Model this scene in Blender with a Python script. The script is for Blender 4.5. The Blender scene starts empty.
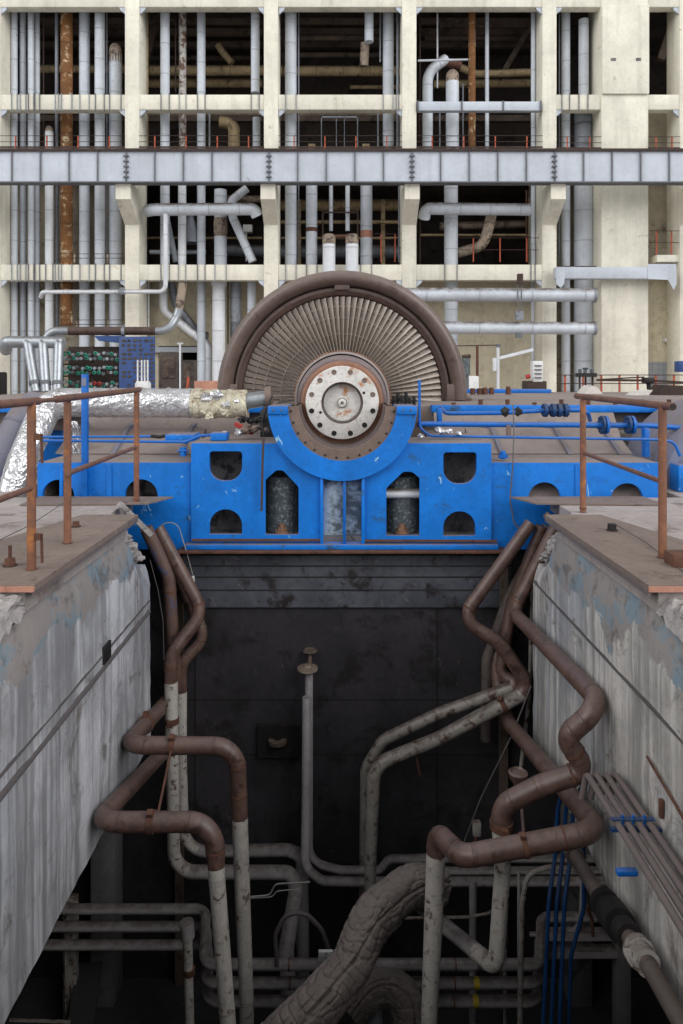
import bpy, bmesh, math, random
from mathutils import Vector, Matrix, noise
random.seed(7)
SC = bpy.context.scene
COL = SC.collection
PI = math.pi
F, CX, HY, EYE = 700.0, 341.5, 374.0, 1.31


def W(px, py, Y):
    """The point at depth Y on the sight line of a pixel of the 683 x 1024 frame."""
    return Vector(((px - CX) * Y / F, Y, EYE - (py - HY) * Y / F))


def WX(px, Y): return (px - CX) * Y / F
def WZ(py, Y): return EYE - (py - HY) * Y / F


# ------------------------------------------------------------------ materials
def lin(c):
    out = []
    for v in c:
        v /= 255.0
        out.append(v / 12.92 if v <= 0.04045 else ((v + 0.055) / 1.055) ** 2.4)
    return tuple(out) + (1.0,)


class NT:
    def __init__(s, name):
        s.m = bpy.data.materials.new(name); s.m.use_nodes = True
        s.t = s.m.node_tree
        s.b = s.t.nodes['Principled BSDF']
        tc = s.n('ShaderNodeTexCoord'); oi = s.n('ShaderNodeObjectInfo')
        mul = s.n('ShaderNodeMath'); mul.operation = 'MULTIPLY'; mul.inputs[1].default_value = 37.0
        s.l(oi.outputs['Random'], mul.inputs[0])
        add = s.n('ShaderNodeVectorMath'); add.operation = 'ADD'
        s.l(tc.outputs['Object'], add.inputs[0]); s.l(mul.outputs[0], add.inputs[1])
        s.co = add.outputs[0]; s.raw = tc.outputs['Object']

    def n(s, t): return s.t.nodes.new(t)
    def l(s, a, b): s.t.links.new(a, b)

    def noise(s, scale, detail=6, rough=0.6, stretch=None, dist=0.0):
        co = s.co
        if stretch:
            mp = s.n('ShaderNodeMapping'); mp.inputs['Scale'].default_value = stretch
            s.l(co, mp.inputs['Vector']); co = mp.outputs[0]
        k = s.n('ShaderNodeTexNoise'); s.l(co, k.inputs['Vector'])
        k.inputs['Scale'].default_value = scale; k.inputs['Detail'].default_value = detail
        k.inputs['Roughness'].default_value = rough; k.inputs['Distortion'].default_value = dist
        return k.outputs['Fac']

    def ramp(s, f, a, b, lo=0.0, hi=1.0):
        r = s.n('ShaderNodeMapRange'); r.inputs['From Min'].default_value = a; r.inputs['From Max'].default_value = b
        r.inputs['To Min'].default_value = lo; r.inputs['To Max'].default_value = hi
        s.l(f, r.inputs['Value']); return r.outputs[0]

    def mix(s, f, a, b):
        m = s.n('ShaderNodeMix'); m.data_type = 'RGBA'
        if isinstance(f, float): m.inputs[0].default_value = f
        else: s.l(f, m.inputs[0])
        for i, c in ((6, a), (7, b)):
            if isinstance(c, tuple): m.inputs[i].default_value = c
            else: s.l(c, m.inputs[i])
        return m.outputs[2]

    def math(s, op, a, b):
        m = s.n('ShaderNodeMath'); m.operation = op
        for i, v in ((0, a), (1, b)):
            if isinstance(v, (int, float)): m.inputs[i].default_value = v
            else: s.l(v, m.inputs[i])
        return m.outputs[0]

    def bump(s, f, strength=0.3, dist=0.02):
        b = s.n('ShaderNodeBump'); b.inputs['Strength'].default_value = strength; b.inputs['Distance'].default_value = dist
        s.l(f, b.inputs['Height']); s.l(b.outputs[0], s.b.inputs['Normal'])


def worn(name, base, spot=None, spot_amt=0.35, scale=3.0, var=0.25, rough=0.6, metal=0.0, dust=None, dust_amt=0.8,
         streak=0.0, bump=0.15, scratch=None, spot_scale=None, bdist=0.01, seams=0.0, bscale=6.0, bdet=6, grain=0.45):
    """Painted or bare surface with tonal variation, patches of another colour, runs, scratches and settled dust."""
    N = NT(name)
    b = lin(base)
    dk = tuple(v * (1 - var) for v in b[:3]) + (1,); lt = tuple(min(1, v * (1 + var * 0.7)) for v in b[:3]) + (1,)
    n1 = N.noise(scale, 8, 0.68)
    col = N.mix(N.ramp(n1, 0.38, 0.62), dk, lt)
    n0 = N.noise(scale * 0.35, 3, 0.5)
    col = N.mix(N.ramp(n0, 0.40, 0.66, 0, 0.30), col, tuple(v * 0.6 for v in b[:3]) + (1,))
    if grain:
        n4 = N.noise(scale * 7, 7, 0.75)
        col = N.mix(N.ramp(n4, 0.50, 0.68, 0, grain), col, tuple(v * 0.38 for v in b[:3]) + (1,))
        n5 = N.noise(scale * 5, 7, 0.75, (1, 1, 0.7))
        col = N.mix(N.ramp(n5, 0.56, 0.70, 0, grain * 0.7), col, tuple(min(1, v * 1.7 + .01) for v in b[:3]) + (1,))
    if streak:
        st = N.noise(scale * 2.2, 5, 0.6, (1, 1, 0.06))
        d2 = tuple(v * 0.45 for v in b[:3]) + (1,)
        col = N.mix(N.ramp(st, 0.5, 0.75, 0, streak), col, d2)
    if spot:
        n2 = N.noise(spot_scale or scale * 1.7, 9, 0.7, dist=0.4)
        t = 0.72 - spot_amt * 0.42
        col = N.mix(N.ramp(n2, t, t + 0.09), col, lin(spot))
    if scratch:
        n3 = N.noise(scale * 4, 4, 0.7, (1.0, 1.0, 0.55), 1.2)
        col = N.mix(N.ramp(n3, 0.66, 0.70), col, lin(scratch))
    if dust:
        g = N.n('ShaderNodeNewGeometry'); sx = N.n('ShaderNodeSeparateXYZ'); N.l(g.outputs['Normal'], sx.inputs[0])
        up = N.ramp(sx.outputs['Z'], 0.15, 0.75)
        nz = N.ramp(N.noise(scale * 2.5, 6, 0.6), 0.25, 0.6, 0.35, 1.0)
        col = N.mix(N.math('MULTIPLY', N.math('MULTIPLY', up, nz), dust_amt), col, lin(dust))
    if seams:
        at = N.n('ShaderNodeAttribute'); at.attribute_name = 'seam'
        col = N.mix(N.math('MULTIPLY', at.outputs['Fac'], seams), col, tuple(v * 0.28 for v in b[:3]) + (1,))
    N.l(col, N.b.inputs['Base Color'])
    N.b.inputs['Roughness'].default_value = rough; N.b.inputs['Metallic'].default_value = metal
    if bump: N.bump(N.noise(scale * bscale, bdet, 0.6), bump, bdist)
    return N.m


DUST = (84, 70, 62)
M = {}
M['cream'] = worn('cream_painted_concrete', (232, 227, 211), (172, 156, 128), 0.24, 0.9, 0.10, 0.8, streak=0.45, bump=0.05, grain=0.22)
M['cream_wall'] = worn('cream_wall_paint', (226, 216, 190), (160, 144, 116), 0.22, 0.6, 0.10, 0.8, streak=0.35, bump=0.05)
M['dim_wall'] = worn('soiled_gallery_wall', (176, 166, 146), (112, 98, 82), 0.35, 0.5, 0.2, 0.9, streak=0.5)
M['lag'] = worn('pale_grey_lagging', (204, 210, 219), (116, 110, 106), 0.18, 1.4, 0.09, 0.5, dust=DUST, dust_amt=0.95, streak=0.3, bump=0.05, seams=0.38, grain=0.25)
M['lag_white'] = worn('white_lagging', (220, 223, 228), (120, 106, 96), 0.18, 1.4, 0.09, 0.5, dust=DUST, dust_amt=0.95, streak=0.3, bump=0.05, seams=0.38, grain=0.25)
M['lag_grey'] = worn('mid_grey_lagging', (140, 145, 154), (84, 78, 74), 0.3, 1.4, 0.14, 0.5, dust=DUST, dust_amt=0.9, streak=0.3, bump=0.05, seams=0.38)
M['lag_dirty'] = worn('soiled_lagging', (158, 142, 126), (78, 64, 56), 0.5, 1.8, 0.22, 0.7, dust=DUST, streak=0.35, seams=0.6)
M['beige_pipe'] = worn('beige_lagging', (196, 172, 134), (104, 86, 66), 0.4, 1.6, 0.22, 0.8, dust=(80, 66, 54), streak=0.4, seams=0.6)
M['rust_pipe'] = worn('flaking_rusty_pipe', (128, 84, 44), (206, 186, 152), 0.42, 1.0, 0.34, 0.8, streak=0.6, spot_scale=2.4, seams=0.5)
M['mottled'] = worn('mottled_rusty_white_pipe', (186, 182, 178), (96, 70, 54), 0.62, 2.4, 0.15, 0.7)
M['gray_steel'] = worn('grey_painted_girder', (194, 200, 210), (120, 106, 98), 0.18, 0.9, 0.07, 0.55, streak=0.3, bump=0.03, grain=0.2)
M['gray_line'] = worn('dark_grey_seam_steel', (104, 106, 112), (76, 62, 54), 0.3, 2.0, 0.15, 0.6)
M['rail_dark'] = worn('dark_rusted_steel', (64, 48, 42), (100, 60, 40), 0.3, 2.0, 0.25, 0.8)
M['orange'] = worn('orange_primer_steel', (178, 84, 56), (104, 60, 46), 0.4, 3.0, 0.2, 0.7)
M['soot'] = worn('sooty_steel', (78, 69, 64), (46, 40, 37), 0.4, 0.7, 0.3, 0.9)  # the shade inside the galleries is put into this low base colour
M['soot2'] = worn('sooty_brown_steel', (96, 82, 72), (54, 45, 40), 0.45, 0.9, 0.35, 0.9, streak=0.4)  # brown variant, also kept low so gallery interiors look shaded
M['ring'] = worn('brown_cast_casing', (104, 88, 82), (76, 57, 49), 0.35, 1.6, 0.16, 0.36, bump=0.06, dust=(128, 114, 108), dust_amt=0.4)
M['ring_dark'] = worn('dark_brown_inner_ring', (78, 59, 52), (50, 38, 34), 0.4, 2.5, 0.2, 0.5, bump=0.08)
M['blade'] = worn('dusty_blade_steel', (190, 178, 168), (122, 104, 92), 0.24, 3.0, 0.18, 0.55, metal=0.0, bump=0.05, grain=0.3)
M['flange'] = worn('white_steel_flange_with_rust', (224, 221, 217), (180, 118, 72), 0.36, 4.0, 0.14, 0.45, bump=0.08, spot_scale=4.2, scratch=(150, 140, 132))
M['rust_ring'] = worn('rusty_ring', (146, 104, 82), (176, 120, 84), 0.3, 4.0, 0.2, 0.6)
M['mauve'] = worn('mauve_grey_machined_ring', (128, 114, 114), (92, 74, 68), 0.25, 4.0, 0.15, 0.4, metal=0.2)
M['seal'] = worn('brown_grey_seal_plate', (122, 104, 95), (94, 72, 62), 0.3, 5.0, 0.14, 0.5)
M['blue'] = worn('scratched_blue_machine_paint', (0, 119, 216), (44, 78, 110), 0.30, 1.8, 0.16, 0.5, scratch=(150, 196, 224), dust=(126, 110, 102), dust_amt=1.0, bump=0.05, streak=0.3, grain=0.35)
M['blue_clean'] = worn('blue_pipe_paint', (0, 102, 194), (60, 82, 106), 0.2, 2.5, 0.14, 0.45, dust=(92, 96, 110), dust_amt=0.5)
M['blue_dark'] = worn('dark_blue_pipe_paint', (12, 62, 112), (30, 42, 60), 0.3, 3.0, 0.2, 0.55, dust=(84, 76, 76), dust_amt=0.5)
M['blue_panel'] = worn('blue_cabinet_paint', (46, 74, 128), (34, 46, 76), 0.25, 1.5, 0.14, 0.5)
M['dusty_steel'] = worn('dust_covered_casing', (128, 117, 112), (92, 78, 71), 0.35, 1.6, 0.2, 0.8, dust=(146, 133, 128), dust_amt=0.6)
M['dusty_blue'] = worn('dusty_blue_grey_casing', (122, 126, 148), (108, 98, 96), 0.3, 1.0, 0.12, 0.6, dust=(118, 106, 102), dust_amt=0.8)
M['patina'] = worn('pale_scraped_steel', (128, 138, 138), (206, 220, 224), 0.60, 2.2, 0.3, 0.6, streak=0.5)
M['brown_pipe'] = worn('brown_dusty_pipe', (102, 79, 71), (62, 44, 38), 0.45, 5.0, 0.28, 0.42, dust=(124, 108, 102), dust_amt=0.38, bump=0.2, streak=0.4, grain=0.55, seams=0.55)
M['brown_top'] = worn('brown_pipe_with_blue_remains', (102, 80, 72), (52, 92, 146), 0.40, 2.6, 0.22, 0.5, dust=(124, 108, 102), dust_amt=0.3, spot_scale=3.2, seams=0.55)
M['white_pipe'] = worn('chipped_white_pipe', (190, 184, 177), (78, 56, 44), 0.40, 6.0, 0.14, 0.55, dust=(100, 86, 78), dust_amt=0.85, bump=0.14, spot_scale=13.0, streak=0.5, seams=0.5)
M['bare_pipe'] = worn('weathered_pale_pipe', (168, 162, 155), (84, 64, 54), 0.48, 6.0, 0.16, 0.45, metal=0.2, dust=(84, 72, 66), dust_amt=0.95, spot_scale=9)
M['grey_pipe'] = worn('grey_dusty_pipe', (160, 154, 154), (84, 68, 61), 0.28, 5.0, 0.16, 0.5, dust=(82, 72, 69), dust_amt=0.95, bump=0.1, seams=0.5)
M['pale_pipe'] = worn('pale_lilac_grey_pipe', (170, 164, 168), (104, 92, 86), 0.2, 5.0, 0.1, 0.55, dust=(84, 74, 70), dust_amt=0.8)
M['conduit'] = worn('brown_grey_conduit', (112, 101, 99), (84, 74, 70), 0.2, 5.0, 0.1, 0.6, dust=(104, 92, 88), dust_amt=0.6)
M['black_pipe'] = worn('blackened_pipe', (92, 82, 78), (52, 46, 43), 0.4, 5.0, 0.2, 0.6, dust=(96, 84, 78), dust_amt=0.7)
M['black'] = worn('greasy_black_steel', (30, 27, 27), (52, 42, 36), 0.3, 5.0, 0.3, 0.6)
M['quilt'] = worn('grey_brown_quilted_cloth', (108, 99, 95), (76, 68, 65), 0.35, 3.0, 0.18, 0.9, dust=(126, 115, 109), dust_amt=0.5, bump=0.5, bdist=0.02)
M['foil'] = worn('crumpled_silver_foil', (226, 226, 229), (140, 132, 126), 0.22, 3.0, 0.08, 0.30, metal=0.7, bump=1.0, bdist=0.05, dust=(120, 108, 100), dust_amt=0.35, bscale=3.2, bdet=2)
M['foam'] = worn('yellowed_foam', (226, 220, 196), (146, 122, 90), 0.45, 5.0, 0.14, 0.9, bump=0.8, bdist=0.04, dust=(110, 96, 86), dust_amt=0.6, bscale=3)
M['silver_duct'] = worn('galvanised_duct', (172, 178, 184), (120, 116, 114), 0.2, 3.0, 0.1, 0.35, metal=0.6, dust=DUST, dust_amt=0.6)
M['rust_rail'] = worn('rusty_brown_handrail', (118, 84, 71), (86, 64, 56), 0.4, 5.0, 0.22, 0.5, bump=0.08)
M['rust_post'] = worn('rusty_orange_post', (128, 86, 66), (166, 106, 58), 0.45, 3.0, 0.24, 0.55, bump=0.08)
M['rust'] = worn('rusted_iron', (98, 64, 50), (70, 46, 37), 0.45, 8.0, 0.28, 0.8)
M['plate'] = worn('dusty_floor_plate', (124, 109, 101), (96, 80, 73), 0.35, 2.5, 0.12, 0.85, bump=0.15)
M['plate_edge'] = worn('rusty_pink_plate_edge', (184, 132, 112), (142, 96, 78), 0.3, 8.0, 0.14, 0.8)
M['platform'] = worn('dusty_platform_concrete', (164, 154, 151), (118, 106, 101), 0.40, 1.4, 0.14, 0.9, bump=0.25)
M['rubble'] = worn('broken_concrete', (164, 158, 157), (106, 98, 94), 0.4, 9.0, 0.22, 0.95, bump=0.7, bdist=0.02)
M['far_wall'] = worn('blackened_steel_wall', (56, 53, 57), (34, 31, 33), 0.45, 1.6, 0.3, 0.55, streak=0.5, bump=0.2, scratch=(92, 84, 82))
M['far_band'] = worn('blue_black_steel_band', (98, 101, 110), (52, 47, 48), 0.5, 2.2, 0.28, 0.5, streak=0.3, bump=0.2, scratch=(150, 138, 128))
M['pit_dark'] = worn('sooty_pit_concrete', (52, 48, 49), (34, 31, 32), 0.4, 1.2, 0.25, 0.95, bump=0.2)  # plain dark base colour for the pit shell
M['pier'] = worn('grey_concrete_pier', (112, 110, 110), (76, 72, 70), 0.35, 1.6, 0.16, 0.95, streak=0.3, bump=0.2)
M['teal'] = worn('teal_handwheel', (40, 140, 120), (30, 80, 74), 0.2, 5, 0.1, 0.4)
M['red'] = worn('red_paint', (168, 48, 44), (110, 40, 36), 0.2, 5, 0.1, 0.5)
M['white_part'] = worn('white_enamel', (222, 222, 222), (170, 166, 160), 0.15, 4, 0.05, 0.5)
M['tarp'] = worn('white_sheet', (214, 208, 202), (170, 158, 148), 0.2, 3, 0.06, 0.8)
M['cable'] = worn('grey_rubber_cable', (92, 86, 86), (72, 66, 66), 0.2, 6, 0.1, 0.7)
M['white_cable'] = worn('pale_cable', (150, 146, 142), (120, 112, 106), 0.2, 6, 0.1, 0.7)
M['yellow'] = worn('yellow_marking_band', (196, 170, 44), (60, 52, 30), 0.3, 14, 0.1, 0.6)
M['dark_hole'] = worn('blackened_interior', (124, 120, 120), (70, 66, 66), 0.5, 4.0, 0.3, 0.9)  # mid grey, lightened because the cut-outs lie in shade
M['speckle'] = worn('speckled_dark_casing', (78, 86, 90), (140, 148, 150), 0.46, 16.0, 0.3, 0.6, streak=0.5)
M['rust_light'] = worn('light_rusted_steel', (128, 96, 76), (96, 66, 52), 0.4, 10.0, 0.2, 0.6)
M['pale_ring'] = worn('pale_machined_ring', (170, 160, 157), (120, 96, 84), 0.3, 4.0, 0.12, 0.4)
M['tile'] = None


def concrete_wall(name, tint):
    N = NT(name)
    b = lin(tint)
    c = lambda k: tuple(v * k for v in b[:3]) + (1,)
    col = N.mix(N.ramp(N.noise(0.9, 9, 0.68), 0.38, 0.62), c(0.55), c(1.2))
    col = N.mix(N.ramp(N.noise(0.7, 5, 0.6, dist=0.8), 0.50, 0.62, 0, 0.55), col, lin((142, 150, 164)))
    for sc, a, d, amt, z in ((2.4, 0.49, 0.60, 0.8, 0.10), (7.0, 0.52, 0.60, 0.7, 0.03), (14.0, 0.55, 0.62, 0.6, 0.025)):
        col = N.mix(N.ramp(N.noise(sc, 6, 0.65, (1, 1, z)), a, d, 0, amt), col, c(0.42))
    col = N.mix(N.ramp(N.noise(6.0, 5, 0.6, (1, 1, 0.05)), 0.54, 0.66, 0, 0.7), col, c(1.25))
    col = N.mix(N.ramp(N.noise(1.9, 9, 0.72, dist=0.8), 0.55, 0.64, 0, 0.8), col, lin((104, 96, 93)))
    col = N.mix(N.ramp(N.noise(24, 4, 0.7), 0.66, 0.72, 0, 0.8), col, lin((52, 47, 46)))
    # old paint and a broken grey border along the top
    sx = N.n('ShaderNodeSeparateXYZ'); N.l(N.raw, sx.inputs[0])
    edge = N.math('ADD', sx.outputs['Z'], N.ramp(N.noise(1.3, 8, 0.68), 0.3, 0.7, -0.30, 0.30))
    top = N.ramp(edge, 1.86, 1.90)
    band = N.mix(N.ramp(N.noise(1.6, 8, 0.68, (1, 1, 1.6)), 0.48, 0.54), lin((140, 133, 130)), lin((116, 134, 146)))
    band = N.mix(N.ramp(N.noise(5, 8, 0.7), 0.52, 0.62, 0, 0.8), band, lin((92, 84, 81)))
    col = N.mix(N.math('MULTIPLY', top, 0.92), col, band)
    N.l(col, N.b.inputs['Base Color']); N.b.inputs['Roughness'].default_value = 0.92
    mixh = N.math('ADD', N.noise(7, 9, 0.68), N.math('MULTIPLY', N.noise(9.0, 4, 0.6, (1, 1, 0.05)), 0.5))
    N.bump(mixh, 0.5, 0.02)
    return N.m


M['wall_l'] = concrete_wall('stained_board_marked_concrete', (182, 182, 187))
M['wall_r'] = concrete_wall('warm_stained_concrete', (194, 189, 184))


def tile_mat():
    N = NT('grey_wall_tile')
    bk = N.n('ShaderNodeTexBrick'); bk.offset = 0.0
    mp = N.n('ShaderNodeMapping'); mp.inputs['Rotation'].default_value = (PI / 2, 0, 0); N.l(N.raw, mp.inputs['Vector'])
    N.l(mp.outputs[0], bk.inputs['Vector'])
    bk.inputs['Color1'].default_value = lin((176, 180, 188)); bk.inputs['Color2'].default_value = lin((168, 172, 182))
    bk.inputs['Mortar'].default_value = lin((128, 128, 132)); bk.inputs['Scale'].default_value = 4.0
    bk.inputs['Brick Width'].default_value = 1.0; bk.inputs['Row Height'].default_value = 1.0; bk.inputs['Mortar Size'].default_value = 0.03
    N.l(bk.outputs['Color'], N.b.inputs['Base Color']); N.b.inputs['Roughness'].default_value = 0.3
    return N.m


M['tile'] = tile_mat()


# ------------------------------------------------------------------ geometry
class MB:
    def __init__(s): s.v, s.f, s.seam = [], [], {}

    def add(s, vs, fs):
        k = len(s.v); s.v += [Vector(v) for v in vs]; s.f += [tuple(k + i for i in f) for f in fs]; return s

    def box(s, x0, x1, y0, y1, z0, z1, bevel=0.0):
        bm = bmesh.new(); bmesh.ops.create_cube(bm, size=1.0)
        for v in bm.verts:
            v.co = Vector((x0 + (v.co.x + .5) * (x1 - x0), y0 + (v.co.y + .5) * (y1 - y0), z0 + (v.co.z + .5) * (z1 - z0)))
        if bevel:
            bmesh.ops.bevel(bm, geom=bm.edges[:], offset=bevel, segments=2, affect='EDGES', profile=0.5)
        return s.bm(bm)

    def bm(s, bm):
        bm.verts.index_update()
        s.add([v.co.copy() for v in bm.verts], [tuple(v.index for v in f.verts) for f in bm.faces]); bm.free(); return s

    def bar(s, a, b, w, h, up=(0, 0, 1), bevel=0.0):
        """A rectangular bar from a to b, w wide and h high (along up)."""
        a, b = Vector(a), Vector(b); d = (b - a); L = d.length; d.normalize(); u = Vector(up)
        if abs(d.dot(u)) > 0.95: u = Vector((0, 1, 0))
        r = d.cross(u).normalized(); u = r.cross(d)
        t = MB().box(-w / 2, w / 2, 0, L, -h / 2, h / 2, bevel)
        return s.add([a + r * v.x + d * v.y + u * v.z for v in t.v], t.f)

    def prism(s, pts, ext):
        """Extrude the polygon pts (3-D, planar) by the vector ext."""
        n = len(pts); e = Vector(ext); P = [Vector(p) for p in pts]
        return s.add(P + [p + e for p in P], [tuple(range(n)), tuple(range(2 * n - 1, n - 1, -1))] + [(i, i + n, (i + 1) % n + n, (i + 1) % n) for i in range(n)])

    def rings(s, rs, closed_caps=True):
        n = len(rs[0]); vs = [v for r in rs for v in r]
        fs = [(i * n + j, i * n + (j + 1) % n, (i + 1) * n + (j + 1) % n, (i + 1) * n + j) for i in range(len(rs) - 1) for j in range(n)]
        if closed_caps:
            fs.append(tuple(range(n - 1, -1, -1))); k = (len(rs) - 1) * n; fs.append(tuple(range(k, k + n)))
        return s.add(vs, fs)

    def cyl(s, a, b, r, n=16, r2=None):
        a, b = Vector(a), Vector(b); d = (b - a).normalized()
        u = d.orthogonal().normalized(); w = d.cross(u)
        R = lambda c, q: [c + u * (q * math.cos(2 * PI * i / n)) + w * (q * math.sin(2 * PI * i / n)) for i in range(n)]
        return s.rings([R(a, r), R(b, r if r2 is None else r2)])

    def lathe(s, prof, c, axis='Y', a0=0.0, a1=2 * PI, n=64):
        """Turn the profile [(radius, along)] about an axis through c. Angles run from +X towards +Z for axis Y."""
        full = abs(a1 - a0 - 2 * PI) < 1e-6
        m = n if full else n + 1; c = Vector(c); k = len(prof); vs = []
        for i in range(m):
            t = a0 + (a1 - a0) * i / n
            for (r, y) in prof:
                if axis == 'Y': vs.append(c + Vector((r * math.cos(t), y, r * math.sin(t))))
                else: vs.append(c + Vector((r * math.cos(t), r * math.sin(t), y)))
        fs = []
        for i in range(n):
            i2 = (i + 1) % m
            for j in range(k - 1):
                fs.append((i * k + j, i * k + j + 1, i2 * k + j + 1, i2 * k + j))
        return s.add(vs, fs)

    def blob(s, c, r, seed=0, amp=0.35, sub=2, flat=1.0):
        bm = bmesh.new(); bmesh.ops.create_icosphere(bm, subdivisions=sub, radius=1.0)
        for v in bm.verts:
            k = 1 + amp * noise.noise(v.co * 1.6 + Vector((seed * 3.1, seed, 0)))
            v.co = Vector((v.co.x * r * k, v.co.y * r * k, v.co.z * r * k * flat)) + Vector(c)
        return s.bm(bm)

    def build(s, name, mat, parent=None, flat=False, origin=None):
        me = bpy.data.meshes.new(name)
        lo = Vector([min(v[i] for v in s.v) for i in range(3)]); hi = Vector([max(v[i] for v in s.v) for i in range(3)])
        org = Vector(origin) if origin is not None else Vector(((lo.x + hi.x) / 2, (lo.y + hi.y) / 2, lo.z))
        me.from_pydata([tuple(v - org) for v in s.v], [], s.f)
        bm = bmesh.new(); bm.from_mesh(me); bmesh.ops.recalc_face_normals(bm, faces=bm.faces[:]); bm.to_mesh(me); bm.free()
        if not flat:
            for p in me.polygons: p.use_smooth = True
            me.set_sharp_from_angle(angle=0.6)
        if s.seam:
            at = me.attributes.new('seam', 'FLOAT', 'POINT')
            for i, q in s.seam.items(): at.data[i].value = q
        me.materials.append(mat if not isinstance(mat, str) else M[mat])
        o = bpy.data.objects.new(name, me); COL.objects.link(o)
        o.location = org
        if parent is not None:
            o.parent = parent; o.location = org - world_loc(parent)
        return o


def world_loc(o):
    p = o.location.copy()
    while o.parent is not None:
        o = o.parent; p += o.location
    return p


def tag(o, label, cat, group=None, kind=None):
    o['label'] = label; o['category'] = cat
    if group: o['group'] = group
    if kind: o['kind'] = kind
    return o


def struct(mb, name, mat, label, cat, flat=False):
    o = mb.build(name, mat, flat=flat); tag(o, label, cat, kind='structure'); return o


def empty(name, loc, label, cat, group=None):
    o = bpy.data.objects.new(name, None); COL.objects.link(o); o.location = loc; o.empty_display_size = 0.1
    return tag(o, label, cat, group)


# ---- pipes
class Path:
    def __init__(s, pts, fillet=0.3, radii=None, seg=7):
        P = [Vector(p) for p in pts]; n = len(P)
        fl = (list(fillet) + [.15] * n)[:n] if isinstance(fillet, (list, tuple)) else [fillet] * n
        C, R, mark, wl = [], [], [], []
        rad = (list(radii) + [radii[-1]] * n)[:n] if isinstance(radii, (list, tuple)) else [radii] * n
        for i, p in enumerate(P):
            if i in (0, n - 1) or fl[i] <= 0:
                mark.append(len(C)); C.append(p); R.append(rad[i]); continue
            a, b = P[i - 1] - p, P[i + 1] - p
            la, lb = a.length, b.length; a.normalize(); b.normalize()
            ang = PI - a.angle(b)
            if ang < 0.02:
                mark.append(len(C)); C.append(p); R.append(rad[i]); continue
            t = min(fl[i] * math.tan(ang / 2), 0.48 * la, 0.48 * lb)
            A, B = p + a * t, p + b * t; w = math.cos(ang / 2); k = max(3, int(seg * ang / 1.2) + 2)
            mark.append(len(C) + k // 2)
            wl += [len(C), len(C) + k]
            for j in range(k + 1):
                u = j / k; c0, c1, c2 = (1 - u) ** 2, 2 * u * (1 - u) * w, u * u
                C.append((A * c0 + p * c1 + B * c2) / (c0 + c1 + c2)); R.append(rad[i])
        s.C, s.R = C, R; s.S = [0.0]
        for i in range(1, len(C)): s.S.append(s.S[-1] + (C[i] - C[i - 1]).length)
        s.mark = [s.S[m] for m in mark]; s.L = s.S[-1]; s.welds = [s.S[m] for m in wl]

    def s_at(s, k):
        i = min(int(k), len(s.mark) - 1)
        if i >= len(s.mark) - 1: return s.mark[-1]
        return s.mark[i] + (s.mark[i + 1] - s.mark[i]) * (k - i)

    def at(s, t):
        for i in range(1, len(s.S)):
            if t <= s.S[i] + 1e-9:
                d = s.S[i] - s.S[i - 1]; u = (t - s.S[i - 1]) / d if d > 1e-9 else 0
                return s.C[i - 1].lerp(s.C[i], u), s.R[i - 1] + (s.R[i] - s.R[i - 1]) * u, (s.C[i] - s.C[i - 1]).normalized()
        return s.C[-1], s.R[-1], (s.C[-1] - s.C[-2]).normalized()

    def tube(s, mb, s0=0.0, s1=None, bands=0.0, n=14, bw=0.05, bk=1.035, scale=1.0):
        s1 = s.L if s1 is None else s1
        st = [(t, 1.0) for t in s.S if s0 < t < s1] + [(s0, 1.0), (s1, 1.0)]
        if bands:
            t = s0 + bands * 0.4
            while t < s1 - bw:
                st += [(t - bw / 2, 1.0), (t - bw / 2 + 1e-4, bk), (t + bw / 2 - 1e-4, bk), (t + bw / 2, 1.0)]; t += bands
        if not bands and s.C and s.R[0] > .04:
            for t in s.welds:
                if s0 + .02 < t < s1 - .02: st += [(t - .010, 1.0), (t - .0099, 1.035), (t + .0099, 1.035), (t + .010, 1.0)]
        st.sort()
        u = None; rs = []; last = None; base = len(mb.v); sm = []
        for t, k in st:
            c, r, d = s.at(min(max(t, 1e-6), s.L))
            c2, _, d2 = s.at(min(t + 1e-4, s.L))
            d = (d + d2).normalized()
            if last is not None and abs(t - last) < 1e-7: continue
            last = t
            if u is None: u = d.orthogonal().normalized()
            u = (u - d * u.dot(d)).normalized(); w = d.cross(u)
            sm.append(1.0 if k != 1.0 else 0.0)
            rs.append([c + u * (r * k * scale * math.cos(2 * PI * i / n)) + w * (r * k * scale * math.sin(2 * PI * i / n)) for i in range(n)])
        mb.rings(rs)
        for i, q in enumerate(sm):
            if q:
                for j in range(n): mb.seam[base + i * n + j] = q
        return mb

    def collar(s, k, width, f, n=18, mb=None):
        t = s.s_at(k); c, r, d = s.at(t)
        return (mb or MB()).cyl(c - d * width / 2, c + d * width / 2, r * f, n)


def pipe(name, label, pts, r, mat, fillet=0.3, bands=0.0, cat='pipe', group=None, n=14, sections=(), flanges=(), clamps=(), bw=0.05, bk=1.035, parent=None):
    """A pipe is one tube; SECTIONS [(from waypoint, part name, material, label)] carry on in another finish as parts."""
    p = Path(pts, fillet, r)
    cuts = [0.0] + [p.s_at(x[0]) for x in sections] + [p.L]
    root = p.tube(MB(), cuts[0], cuts[1], bands, n, bw, bk).build(name, mat, parent)
    if parent is None: tag(root, label, cat, group)
    for i, (k, pn, m, lb) in enumerate(sections):
        o = p.tube(MB(), cuts[i + 1], cuts[i + 2], bands, n, bw, bk).build(pn, m, root)
        if lb: o['label'] = lb
    for (k, w, f, m) in flanges:
        p.collar(k, w, f).build('flange', m, root)
    for (k, w, f, m) in clamps:
        mb = p.collar(k, w, f)
        c, rr, d = p.at(p.s_at(k)); side = Vector((0, -0.4, 0.9)); side = (side - d * side.dot(d)).normalized()
        mb.bar(c + side * rr * 0.9, c + side * rr * 1.6, w * 0.9, w * 0.9)
        mb.build('pipe_clamp', m, root)
    return root, p


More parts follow.
